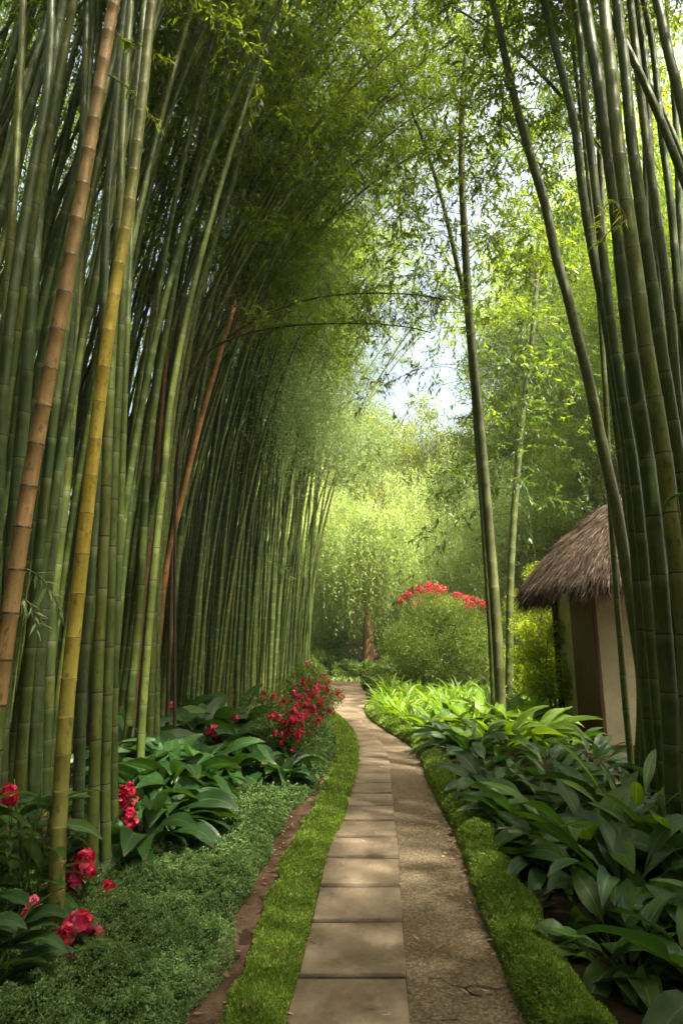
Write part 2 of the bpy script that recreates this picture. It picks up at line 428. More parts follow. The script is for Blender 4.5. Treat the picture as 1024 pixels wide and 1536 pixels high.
# ------------------------------------------------------------------ ground
rng = np.random.default_rng(1)
def sheet(name, V, F, mat, kind='structure', z=0):
    o = link(name, mesh(name, V, F, mat)); tag(o, kind=kind); return o
n = 90
gx = np.sign(np.linspace(-1, 1, n)) * np.abs(np.linspace(-1, 1, n)) ** 2.2 * 150; gy = 8 + np.sign(np.linspace(-1, 1, n)) * np.abs(np.linspace(-1, 1, n)) ** 2.2 * 150
X, Y = np.meshgrid(gx, gy, indexing='ij')
i, j = np.meshgrid(np.arange(n - 1), np.arange(n - 1), indexing='ij')
Q = np.stack([i * n + j, (i + 1) * n + j, (i + 1) * n + j + 1, i * n + j + 1], -1).reshape(-1, 4)
sheet('ground', np.stack([X, Y, X * 0], -1).reshape(-1, 3), Q, M['soil'])

def strip(name, A, B, y0, y1, mat, z, ny=90, nx=8, bumpy=0, crown=0):
    ys = np.linspace(y0, y1, ny); xa_, xb = xa(A, ys), xa(B, ys)
    t = np.linspace(0, 1, nx)
    x = xa_[:, None] * (1 - t) + xb[:, None] * t
    zz = z + crown * np.sin(np.pi * t)[None] + bumpy * rng.normal(size=(ny, nx)) + 0 * x
    V = np.stack([x, np.repeat(ys[:, None], nx, 1), zz], -1).reshape(-1, 3)
    i, j = np.meshgrid(np.arange(ny - 1), np.arange(nx - 1), indexing='ij')
    F = np.stack([i * nx + j, i * nx + j + 1, (i + 1) * nx + j + 1, (i + 1) * nx + j], -1).reshape(-1, 4)
    o = link(name, mesh(name, V, F, mat, smooth=True)); tag(o, kind='structure'); return o
PL = np.vstack([SL[:-1], [[-.46, 17.5], [-3.5, 19.2]]])
PRr = np.vstack([GR, [[.9, 21.2]]])
strip('path', SL - [.03, 0], PRr, 1.2, 16.6, M['gravel'], .008, 120, 8, .0015)
# the path turning left at the far end
fan = np.array([[xa(SL, 16.6) - .03, 16.6], [xa(PRr, 16.6), 16.6], [.72, 18.5], [.85, 21.4], [-1, 22.4], [-12, 24.5], [-12, 22.0], [-1.2, 18.9], [-.6, 17.4]])
Vf = np.column_stack([fan, np.full(len(fan), .008)])
o = link('path_bend', mesh('path_bend', Vf, [np.arange(len(fan))[None]], M['gravel'])); tag(o, kind='structure')
strip('bare_soil_strip', BL - [.13, 0], GL + [.1, 0], 1.2, 8.3, M['bare'], .006, 80, 7, .006)
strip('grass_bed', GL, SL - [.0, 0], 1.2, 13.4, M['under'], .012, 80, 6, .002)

# cracks in the gravel
g = Geo()
for pts in ([(634, 1463), (648, 1468), (663, 1470), (680, 1479), (697, 1481), (716, 1478), (740, 1483), (765, 1482)], [(697, 1481), (705, 1490), (722, 1494)], [(640, 1527), (655, 1531), (690, 1530)]):
    C = np.array([at(u, v, Z=.011) for u, v in pts]); C, _ = resample(C, 40)
    C[:, :2] += rng.normal(size=(len(C), 2)) * .003
    wd = .002 + .005 * np.abs(np.sin(np.linspace(0, 9, len(C)))) * rng.uniform(.3, 1, len(C)); wd[0] = wd[-1] = .001
    V = np.stack([C + np.column_stack([wd * .2, wd, wd * 0]), C - np.column_stack([wd * .2, wd, wd * 0])], 1).reshape(-1, 3); k = np.arange(len(C) - 1)
    g.add(V, np.stack([2 * k, 2 * k + 1, 2 * k + 3, 2 * k + 2], -1))
tag(link('path_crack', g.mesh('path_crack', plain('crack_shadow', (.05, .035, .024), .95))), kind='structure')

# paving slabs
strip('joint_bed', SL - [.01, 0], SR - [.0, 0] if len(SL) == len(SR) else SR, 2.0, 12.4, plain('dark_joint', (.02, .015, .01), .95), .014, 100, 4, 0)
ORD = 'nearest second third fourth fifth sixth seventh eighth ninth tenth eleventh twelfth thirteenth fourteenth fifteenth sixteenth seventeenth eighteenth nineteenth twentieth twenty-first twenty-second twenty-third twenty-fourth'.split()
vs = [1600, 1476, 1391, 1337, 1293, 1262, 1236.5, 1214, 1195]
ds = [at(512, v)[1] for v in vs]
ds[0] = 2.25
while ds[-1] < 12.3: ds.append(ds[-1] + .47)
for k in range(len(ds) - 1):
    gap = .034 if k < 9 else .016
    y0, y1 = ds[k] + gap, ds[k + 1] - gap
    tilt = rng.uniform(-.006, .006, 2)
    # slabs fan out around the bend: lean the joint lines with the path direction
    def corner(y, line, side):
        x = xa(line, y); return x
    pts = []
    ny = 5
    for q in np.linspace(y0, y1, ny):
        k0 = max(0.0, (q - 8.5)) * .10
        l = np.array([xa(SL, q - k0 * .5), q - k0 * .5]); r = np.array([xa(SR, q + k0 * .3), q + k0 * .3])
        for t in np.linspace(.012, .985, 6):
            pts.append(np.append(l * (1 - t) + r * t, .034 + tilt[0] * (t - .5) + tilt[1] * ((q - y0) / (y1 - y0) - .5)))
    pts = np.array(pts); pts[:, :2] += rng.normal(size=(len(pts), 2)) * .0015
    c = pts.mean(0); c[2] = 0; T = pts - c
    i, j = np.meshgrid(np.arange(ny - 1), np.arange(5), indexing='ij')
    Fq = np.stack([i * 6 + j, i * 6 + j + 1, (i + 1) * 6 + j + 1, (i + 1) * 6 + j], -1).reshape(-1, 4)
    ring = list(range(5)) + [5 + 6 * a for a in range(ny - 1)] + [ny * 6 - 1 - a for a in range(5)] + [6 * a for a in range(ny - 1, 0, -1)]
    ring = np.array(ring); m_ = len(T)
    # rounded arris: a small chamfer ring, then the sides
    rv = T[ring]; out2 = unit(np.column_stack([rv[:, :2], 0 * rv[:, 0]]))
    R1 = rv + out2 * .006 - [0, 0, .005]; R2 = R1.copy(); R2[:, 2] = -.02
    kk = np.arange(len(ring)); k2 = (kk + 1) % len(ring)
    V = np.vstack([T, R1, R2])
    F1 = np.stack([ring, m_ + kk, m_ + k2, ring[k2]], -1); F2 = np.stack([m_ + kk, m_ + len(ring) + kk, m_ + len(ring) + k2, m_ + k2], -1)
    o = link('paving_slab', mesh('paving_slab', V, np.vstack([Fq, F1, F2]), M['slab']), loc=c)
    lab = 'brown stone slab of the path, ' + (ORD[k] + ' from the near end' if k else 'nearest one at the bottom of the view')
    if k >= 8: lab = 'pale narrow stone slab where the path bends, ' + (ORD[k] if k < len(ORD) else 'one of the last') + ' from the near end'
    tag(o, lab, 'paving slab', 'stone slabs laid in a row along the path')

# ------------------------------------------------------------------ low green ground plants
def smooth_noise(x, y, seed=0, f=1.0):
    r = np.random.default_rng(seed); v = 0
    for k in range(9):
        a = r.uniform(0, 2 * np.pi); q = f * r.uniform(.6, 3.2); ph = r.uniform(0, 6.28)
        v = v + np.sin((x * np.cos(a) + y * np.sin(a)) * q + ph)
    return v / 4
def tiny_leaves(rng, P, size, up=1.0, width=.55, spread=.8, per=1):
    n = len(P)
    D = unit(randunit(rng, n) * spread + np.array([0, 0, up * .55])); D[:, 2] = np.abs(D[:, 2]) * .9
    N = unit(randunit(rng, n) * .6 + np.array([0, 0, 1]))
    return leaf_quads(P, D, N, size, size * width, .5, .05)
def edge_cover(y):  # left limit of ground cover, under the bamboo
    return np.interp(y, [1, 3.4, 4.2, 5, 6, 8, 10, 12, 15], [-2.6, -2.6, -2.3, -2.0, -1.9, -1.9, -1.5, -1.1, -.75])
rng = np.random.default_rng(5)
def cover_region(n, y0, y1, pw):
    u = rng.uniform(0, 1, n); y = (y0 ** (1 - pw) + u * (y1 ** (1 - pw) - y0 ** (1 - pw))) ** (1 / (1 - pw))
    return y
yy = cover_region(330000, 2.2, 15.5, 2.0)
BL2 = np.vstack([BL, [[xa(GL, 9.0), 9.0]], [[xa(GL, 11), 11]], [[xa(GL, 15) - .05, 15]]])
rx = xa(BL2, yy) - .03 + .035 * smooth_noise(yy, yy, 3, 5); lx = edge_cover(yy) + .12 * smooth_noise(yy, yy, 4, 3)
tt = rng.uniform(0, 1, len(yy)); xx = lx + (rx - lx) * tt
def hcover(x, y, rxx): return .05 + .032 * smooth_noise(x, y, 11, 5.5) + .024 * smooth_noise(x, y, 12, 17)
edge = np.clip((rx - xx) / .12, .15, 1) ** .5
h = (hcover(xx, yy, rx) + .05) * edge
tuft = smooth_noise(xx, yy, 13, 38)
zz = h + rng.uniform(-.03, .012, len(yy)) + .022 * tuft
P = np.column_stack([xx, yy, np.maximum(zz, .005)])
sz = rng.uniform(.011, .02, len(yy)) * np.clip(yy / 4.2, .8, 2.6)
V, F = tiny_leaves(rng, P, sz, 1.0, .6)
rn = np.clip(rng.normal(.40, .2, len(yy)) + .2 * tuft + .1 * smooth_noise(xx, yy, 15, 2), 0, 1)
o = link('ground_cover', mesh('ground_cover', V, F, M['leaf_cover'], {'rnd': np.repeat(rn, 4)}))
tag(o, 'dense dark green small leaved ground cover left of the path', 'ground cover', kind='stuff')
ys = np.linspace(1.2, 15.5, 110)
LL_ = np.column_stack([edge_cover(ys), ys]); RR_ = np.column_stack([xa(BL2, ys) - .10, ys])
nx = 26; t = np.linspace(0, 1, nx); x = LL_[:, :1] * (1 - t) + RR_[:, :1] * t; y = np.repeat(ys[:, None], nx, 1)
z = (hcover(x, y, 0) + .015) * np.clip((RR_[:, :1] - x) / .12, .1, 1) ** .5; z[:, 0] = -.01
i, j = np.meshgrid(np.arange(109), np.arange(nx - 1), indexing='ij')
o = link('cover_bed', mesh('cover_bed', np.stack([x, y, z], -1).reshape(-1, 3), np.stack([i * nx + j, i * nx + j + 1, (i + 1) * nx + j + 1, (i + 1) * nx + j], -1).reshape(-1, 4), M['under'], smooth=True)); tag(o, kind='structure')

# bright grass strip
yy = cover_region(210000, 2.2, 14.2, 1.9); a = xa(GL, yy) + .01 + .025 * smooth_noise(yy, yy, 21, 7); b = xa(SL, yy) + .012 * smooth_noise(yy, yy, 22, 14)
tt = rng.uniform(0, 1, len(yy)); xx = a + (b - a) * tt
hh = (.04 + .012 * smooth_noise(xx, yy, 23, 12)) * np.clip(np.minimum(tt, 1 - tt) * 9, .25, 1) ** .5
P = np.column_stack([xx, yy, np.maximum(hh + rng.uniform(-.025, .008, len(yy)), .004)])
V, F = tiny_leaves(rng, P, rng.uniform(.014, .03, len(yy)) * np.clip(yy / 4.5, .85, 2.3), 1.3, .3)
rn = np.clip(rng.normal(.5, .22, len(yy)) + .12 * smooth_noise(xx, yy, 24, 6), 0, 1)
o = link('grass', mesh('grass', V, F, M['leaf_grass'], {'rnd': np.repeat(rn, 4)}))
tag(o, 'bright green fine grass strip along the left of the slabs', 'grass', kind='stuff')

# rounded green edging on the right
def edging(rng):
    C = np.column_stack([GR, np.zeros(len(GR))])[1:]
    C = np.vstack([[at(812, 1570)[0], at(812, 1570)[1], 0], C[1:-1]]) if False else np.column_stack([GR[:-1], np.zeros(len(GR) - 1)])
    D, s = resample(C, 300)
    T = unit(np.gradient(D, axis=0)); Nn = np.stack([T[:, 1], -T[:, 0], 0 * T[:, 0]], 1)   # to the right
    n = 210000
    # more leaves where it is near the camera
    d = D[:, 1]; wgt = np.where(d < 2.0, 0, 1 / np.clip(d, 2.2, 20) ** 1.1); cdf = np.cumsum(wgt * np.gradient(s)); cdf /= cdf[-1]
    q = np.interp(rng.uniform(0, 1, n), cdf, s)
    base = np.stack([np.interp(q, s, D[:, k]) for k in range(3)], 1); nn = np.stack([np.interp(q, s, Nn[:, k]) for k in range(3)], 1)
    wd = .145 * (1 + .12 * smooth_noise(q, q, 31, 5)); ht = .15 * (1 + .18 * smooth_noise(q, q, 32, 6))
    a = rng.uniform(0, np.pi, n); rr = rng.uniform(.84, 1.04, n) + .05 * smooth_noise(q * 3, a * 3, 33, 3)
    P = base + nn * (wd + .0 - np.cos(a) * wd * rr)[:, None] + np.array([0, 0, 1]) * (np.sin(a) ** .8 * ht * rr)[:, None]
    outw = nn * (-np.cos(a))[:, None] + np.array([0, 0, 1]) * np.sin(a)[:, None]
    dd = np.clip(base[:, 1] / 4.5, .85, 2.6)
    Dr = unit(outw * .9 + randunit(rng, n) * .8)
    V, F = leaf_quads(P, Dr, randunit(rng, n) + outw, rng.uniform(.013, .028, n) * dd, .0075 * dd, .5)
    rn = np.repeat(np.clip(rng.normal(.45, .2, n) + .12 * smooth_noise(q, a, 34, 5), 0, 1), 4)
    # inner body
    ring = np.linspace(0, np.pi, 8)
    W = D[:, None] + Nn[:, None] * (.145 - np.cos(ring) * .115)[None, :, None] + np.array([0, 0, 1]) * (np.sin(ring) * .115)[None, :, None]
    i, j = np.meshgrid(np.arange(299), np.arange(7), indexing='ij')
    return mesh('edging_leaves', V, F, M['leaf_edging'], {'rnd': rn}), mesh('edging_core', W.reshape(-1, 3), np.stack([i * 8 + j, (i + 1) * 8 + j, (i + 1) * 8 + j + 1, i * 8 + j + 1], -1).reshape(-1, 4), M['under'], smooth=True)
e1, e2 = edging(rng)
t_ = thing('border_hedge', 'low rounded clipped green edging running along the right side of the path', 'hedge', (0, 0, 0))
link('clipped_foliage', e1, t_); link('dense_core', e2, t_)

# dead leaves along the right edge of the gravel and on the bare strip
rng = np.random.default_rng(8)
n = 420; y = rng.uniform(2.6, 8.5, n) ; y = np.where(rng.uniform(size=n) < .5, rng.normal(4.9, .5, n), y)
side = rng.uniform(size=n) < .62
x = np.where(side, xa(GR, y) - np.abs(rng.normal(0, .06, n)), (xa(BL, y) + xa(GL, y)) / 2 + rng.normal(0, .06, n))
P = np.column_stack([x, y, rng.uniform(.014, .03, n)])
D = randunit(rng, n); D[:, 2] *= .25
V, F = leaf_quads(P, D, np.array([0, 0, 1]) + randunit(rng, n) * .35, rng.uniform(.015, .05, n), rng.uniform(.008, .022, n), .45)
n2 = 420; y2 = rng.uniform(2.4, 13, n2) ** 1.0; u2 = rng.uniform(0, 1, n2); x2 = xa(GL, y2) * (1 - u2) + xa(GR, y2) * u2
z2 = np.where(x2 < xa(SL, y2), .075, np.where(x2 < xa(SR, y2), .043, .015))
D2 = randunit(rng, n2); D2[:, 2] *= .12; l2 = rng.uniform(.025, .075, n2)
V2, F2 = leaf_quads(np.column_stack([x2, y2, z2]), D2, np.array([0, 0, 1]) + randunit(rng, n2) * .2, l2, l2 * .16, .4)
F = np.vstack([F, F2 + len(V)]); V = np.vstack([V, V2]); n = n + n2
o = link('leaf_litter', mesh('leaf_litter', V, F, M['litter'], {'rnd': np.repeat(rng.uniform(0, 1, n), 4)}))
tag(o, 'small reddish brown dead leaves scattered at the path edges', 'fallen leaves', kind='stuff')

# ------------------------------------------------------------------ bamboo
BIG = 'tall bamboos of the dense stand left of the path'
rng = np.random.default_rng(21)
def local_curve(H, bend, power=2.0, wob=.05, tip=1.0):
    h = np.linspace(0, 1, 14)
    x = bend * h ** power; z = H * h - tip * .10 * bend * h ** 5
    y = wob * np.sin(h * 5) * h
    return np.column_stack([x, y, z])
def make_bamboo(seed, H, bend, r0, h0, n_br, mat='culm', lmat='leaf_bamboo', label='', power=2.7, **kw):
    rg = np.random.default_rng(seed)
    root = thing('bamboo', label, 'bamboo', group=BIG)
    V, Fs, vv, (D, s) = culm_geo(local_curve(H, bend, power, rg.uniform(-.15, .15)), r0, rg.uniform(.3, .38), 9, .045, .72, rg)
    link('culm', mesh('culm', V, Fs, M[mat], {'nodev': vv}, True), root)
    LV, LF, rn = bamboo_foliage(rg, D, s, h0, n_br, **kw)
    link('foliage', mesh('foliage', LV, LF, M[lmat], {'rnd': rn}), root)
    return root
protos = []
for k in range(9):
    H = [15.5, 14, 16.5, 13, 15, 17, 14.5, 16, 12.5][k]; bend = [2.6, 4.2, 5.2, 1.6, 4.4, 2.2, 6.2, 1.0, 3.0][k]
    r0 = [.041, .044, .038, .034, .046, .048, .04, .042, .032][k]; h0 = [9, 8.5, 10, 7.5, 9, 10.5, 8.6, 9.5, 6.5][k]
    protos.append(make_bamboo(100 + k, H, bend, r0, h0, [20, 24, 21, 20, 23, 20, 26, 18, 20][k], lmat=['leaf_bamboo', 'leaf_dark'][k % 3 == 2],
                              twigs=13, leaves=13, width=.19, blen=(.9, 2.2), leaf=(.06, .108)))
arcer = make_bamboo(130, 17, 7.4, .046, 10.5, 46, lmat='leaf_bamboo', twigs=13, leaves=13, width=.2, blen=(1.1, 2.9), leaf=(.06, .108))
def grove_edge(y): return np.interp(y, [3, 3.9, 5.5, 8, 10, 12.5, 15, 18, 21.5], [-1.9, -1.9, -2.3, -2.75, -2.9, -2.45, -2.0, -1.6, -1.15])
pts = []
tries = 0
while len(pts) < 249 and tries < 200000:
    tries += 1
    y = rng.uniform(4.4, 22); dep = rng.exponential(1.15)
    if dep > 4.2: continue
    x = grove_edge(y) - dep * (1 if y > 7 else 1.15) - .05
    if y < 7.5 and x > -2.75 and y < 6.4: continue
    cl = smooth_noise(np.array([x]), np.array([y]), 77, 2.4)[0]
    if cl < -.1 and rng.uniform() < .75: continue
    if x / y < -.95: continue
    if all((x - a) ** 2 + (y - b) ** 2 > (.20 + .01 * y * 0) ** 2 for a, b in pts): pts.append((x, y))
used = set()
for k, (x, y) in enumerate(pts):
    pi = [0, 3, 5, 7, 8, 1, 4][int(rng.integers(0, 7))]
    if y < 8: pi = [0, 5, 5, 7, 5, 0, 2][int(rng.integers(0, 7))]
    if x > grove_edge(y) - 1.2 and y > 8 and rng.uniform() < .6: pi = ([1, 2, 6, 4] if y < 13 else [0, 5, 7, 0])[int(rng.integers(0, 4))]
    dep = grove_edge(y) - x
    where = ('near the camera' if y < 7.5 else 'halfway along the path' if y < 14 else 'near the path bend')
    row = ('in the front row' if dep < .8 else 'behind the front row' if dep < 2.4 else 'deep in shade')
    lab = 'green bamboo ' + row + ' of the left stand, ' + where
    rz = rng.normal(0, R(13)) - R(6)
    scl = rng.uniform(.88, 1.12)
    if pi not in used:
        used.add(pi); o = protos[pi]; o.location = (x, y, -.02); o.rotation_euler = (0, 0, rz); o.scale = (scl,) * 3; o['label'] = lab
    else:
        o = dup(protos[pi], (x, y, -.02), rz, scl, lab)
    o.rotation_euler[1] = R(rng.normal(1.5, 1.1)); o.rotation_euler[0] = R(rng.normal(0, .9))

AR = 'tall arching bamboos whose crowns meet over the path'
for k, (dx, y) in enumerate([(.1, 6.9), (.3, 8.2), (.05, 9.3), (.5, 10.3), (.1, 11.4), (.6, 12.3), (.0, 13.4), (1.2, 9.0), (1.4, 11.2), (1.3, 7.6)]):
    loc = (grove_edge(y) - dx, y, -.02); rz = R([-14, 6, -4, 10, -10, 2, 12, -6, 4, -8, 0, 8, -16][k]); lab = 'green bamboo of the left stand arching far over the path, ' + ('near' if y < 9 else 'middle' if y < 14 else 'far') + ' stretch'
    if k == 0:
        o = arcer; o.location = loc; o.rotation_euler = (0, 0, rz); o['label'] = lab; o['group'] = AR
    else: dup(arcer, loc, rz, 1 + .04 * math.sin(k * 2.3), lab, AR)

# culms traced one by one (photograph pixels, base first), each in its own upright plane
def hero(name, px, d, wpx, label, mat='culm', group=BIG, H=14.5, h0=8.5, l0=.37, ridge=.045, leaf='leaf_bamboo', n_br=26, lean_y=0, cat='bamboo', taper=.72, foliage=True, base_from_first=False, twigs=11, leaves=11, blen=(.9, 2.0), lf=(.07, .12), lw=.18):
    base = at(px[0][0], 1000, Y=d); base[2] = 0
    P = [at(u, v, Y=d + lean_y * k / len(px)) for k, (u, v) in enumerate(px)]
    if P[0][2] > .05:
        b = P[0] + (P[0] - P[1]) / max(P[1][2] - P[0][2], .2) * P[0][2] * .8; b[2] = -.03; P = [b] + P
    else: P[0][2] = -.03
    P = np.array(P)
    if P[-1][2] < H:
        dr = unit(P[-1] - P[-2]); cur = P[-1].copy()
        while cur[2] < H:
            dr = unit(dr + np.array([.05 * np.sign(dr[0]) if abs(dr[0]) > .02 else .03, .0, -.015])); cur = cur + dr * 1.2; P = np.vstack([P, cur])
    base = P[0].copy(); base[2] = 0
    zc = d * CP
    rg = np.random.default_rng(int(abs(px[0][0] * 7 + d * 13)) + 5)
    V, Fs, vv, (D, s) = culm_geo(P - base, wpx / F0 * zc / 2, l0, 14, ridge, taper, rg)
    root = thing(name, label, cat, base, 0, group)
    link('culm', mesh('culm', V, Fs, M[mat], {'nodev': vv}, True), root)
    if foliage:
        LV, LF, rn = bamboo_foliage(rg, D, s, h0, n_br, twigs, leaves, blen, leaf=lf, width=lw)
        link('foliage', mesh('foliage', LV, LF, M[leaf], {'rnd': rn}), root)
    return root
hero('bamboo', [(-42, 1450), (-20, 1230), (-2, 1040), (18, 900), (50, 690), (100, 420), (150, 125), (172, 0)], 3.4, 25.5, 'thick tan brown bamboo with dark node rings leaning across the left edge', 'culm_tan', ridge=.13, l0=.262, lean_y=.1)
hero('bamboo', [(82, 1424), (88, 1250), (98, 1080), (118, 880), (140, 680), (165, 480), (195, 300), (215, 130), (228, 0)], 3.6, 22, 'yellow bamboo with golden nodes standing nearest the flowers at lower left', 'culm_yellow', l0=.25, ridge=.07)
L = [
 ([(-2, 1240), (2, 1100), (8, 1000), (15, 850), (26, 720), (38, 590), (50, 420), (60, 290), (72, 170), (85, 60), (97, 0)], 4.6, 24, 'greyish green bamboo just left of the tan one and crossing another near the top', 'culm_grey'),
 ([(-30, 1200), (-8, 850), (2, 640), (14, 490), (30, 370), (50, 250), (72, 120), (77, 0)], 4.0, 22, 'smooth grey green bamboo bending to upright in the top left corner', 'culm_grey'),
 ([(-25, 1250), (-10, 800), (3, 600), (10, 450), (20, 300), (30, 120), (35, 0)], 4.4, 18, 'olive bamboo at the left border of the view', 'culm_olive'),
 ([(20, 1290), (28, 1180), (38, 1060), (55, 860), (72, 700), (94, 520), (110, 400), (122, 250), (130, 0)], 5.2, 19, 'dull green bamboo seen just right of the tan one low down', 'culm'),
 ([(48, 1260), (52, 1200), (56, 1050), (62, 950), (82, 780), (94, 640), (106, 480), (120, 300), (132, 120), (140, 0)], 5.6, 22, 'broad dark green bamboo standing left of the yellow one', 'culm_grey'),
 ([(64, 1250), (68, 1180), (73, 1050), (80, 900), (98, 740), (112, 560), (122, 380), (140, 200), (150, 0)], 6.0, 18, 'green bamboo between the broad dark one and the yellow one', 'culm'),
 ([(115, 1310), (118, 1180), (124, 1000), (134, 880), (146, 700), (152, 560), (160, 320), (172, 180), (180, 80), (188, 0)], 4.6, 19, 'grey bamboo directly behind the yellow one', 'culm_grey'),
 ([(137, 1350), (141, 1180), (148, 980), (152, 900), (158, 760), (163, 620), (170, 480), (178, 340), (184, 200), (190, 90), (196, 0)], 4.2, 19, 'olive green bamboo next right of the grey one, rooted by the ground cover', 'culm_olive'),
 ([(160, 1338), (158, 1180), (163, 1000), (166, 880), (171, 720), (177, 580), (184, 440), (190, 360), (200, 200), (212, 60), (218, 0)], 4.35, 17, 'bright olive bamboo with closely spaced nodes, right hand one of the near pair', 'culm_olive'),
 ([(172, 1330), (171, 1180), (172, 1000), (178, 840), (183, 700), (188, 560), (193, 430), (200, 280), (212, 120), (222, 0)], 4.9, 14, 'slim green bamboo touching the bright olive one', 'culm'),
 ([(186, 1160), (196, 1050), (210, 900), (216, 780), (222, 690), (238, 560), (258, 450), (285, 300), (330, 120), (350, 0)], 7.6, 15, 'slender green bamboo leaning right past the dried brown one', 'culm'),
 ([(207, 1290), (211, 1120), (222, 960), (236, 800), (247, 700), (256, 600), (285, 450), (330, 280), (380, 120), (420, 0)], 6.6, 14, 'green bamboo rooted among leaves beside the red flower spike', 'culm_olive'),
 ([(222, 1170), (226, 1040), (232, 880), (248, 730), (262, 600), (290, 460), (340, 300), (392, 120), (436, 0)], 7.8, 14, 'dark green bamboo arching over towards the top middle', 'culm'),
 ([(234, 1165), (235, 1040), (238, 880), (252, 740), (270, 610), (300, 440), (345, 290), (400, 150), (450, 0)], 8.2, 12, 'thin straight footed bamboo at the corner of the broad leaved plants', 'culm_olive'),
 ([(200, 1200), (206, 1000), (216, 860), (240, 700), (258, 560), (280, 420), (315, 250), (338, 100), (360, 0)], 8.8, 13, 'green bamboo bowing right behind the slender leaning one', 'culm'),
 ([(240, 1100), (275, 760), (306, 560), (330, 430), (372, 290), (430, 150), (500, 0)], 9.5, 13, 'long bamboo sweeping diagonally towards the canopy from behind the orange one', 'culm'),
]
for px, d, wp, lab, mt in L: hero('bamboo', px, d, wp * .86, lab, mt)
hero('bamboo', [(196, 1120), (215, 900), (232, 740), (247, 560), (262, 420), (285, 290), (300, 200), (316, 110), (345, 0)], 8.4, 8.5, 'dried reddish brown bamboo rising straight to the top edge', 'culm_brown')
# broken orange culm, no leaves, splintered top
orange = hero('bamboo', [(222, 1120), (234, 1000), (245, 885), (258, 810), (272, 750), (300, 635), (330, 530), (352, 455)], 8.6, 10.5, 'dead orange bamboo tilted across the green stand and snapped off at the top', 'culm_orange', H=0, foliage=False, taper=.25)
rg = np.random.default_rng(7); n = 190
tp_ = at(352, 455, Y=8.6) - np.array(orange.location)
V, F = leaf_quads(tp_ + rg.normal(size=(n, 3)) * [.20, .22, .22] + [.05, 0, -.06], randunit(rg, n) + [0, 0, -.9], randunit(rg, n), rg.uniform(.07, .15, n), .016)
link('dry_leaves', mesh('dry_leaves', V, F, M['litter'], {'rnd': np.repeat(rg.uniform(0, .8, n), 4)}), orange)
# two thin stems arching over the path
ARCH = 'thin dark stems arching over the path'
hero('arching_stem', [(250, 1110), (256, 900), (262, 740), (275, 590), (300, 540), (350, 500), (400, 472), (455, 451), (520, 441), (590, 440), (640, 444), (672, 450)], 8.6, 6.5, 'upper dark arching stem curving over the path from the left stand', 'stem_dark', ARCH, H=0, h0=7.5, n_br=30, twigs=8, leaves=8, cat='bamboo stem', taper=.7, blen=(.3, 1.0))
hero('arching_stem', [(262, 1110), (262, 900), (264, 740), (275, 600), (290, 555), (320, 522), (370, 500), (440, 488), (510, 485), (570, 486), (620, 492), (650, 500)], 8.2, 5.5, 'lower dark arching stem curving over the path under the other', 'stem_dark', ARCH, H=0, h0=7.0, n_br=28, twigs=8, leaves=8, cat='bamboo stem', taper=.7, blen=(.3, 1.0))

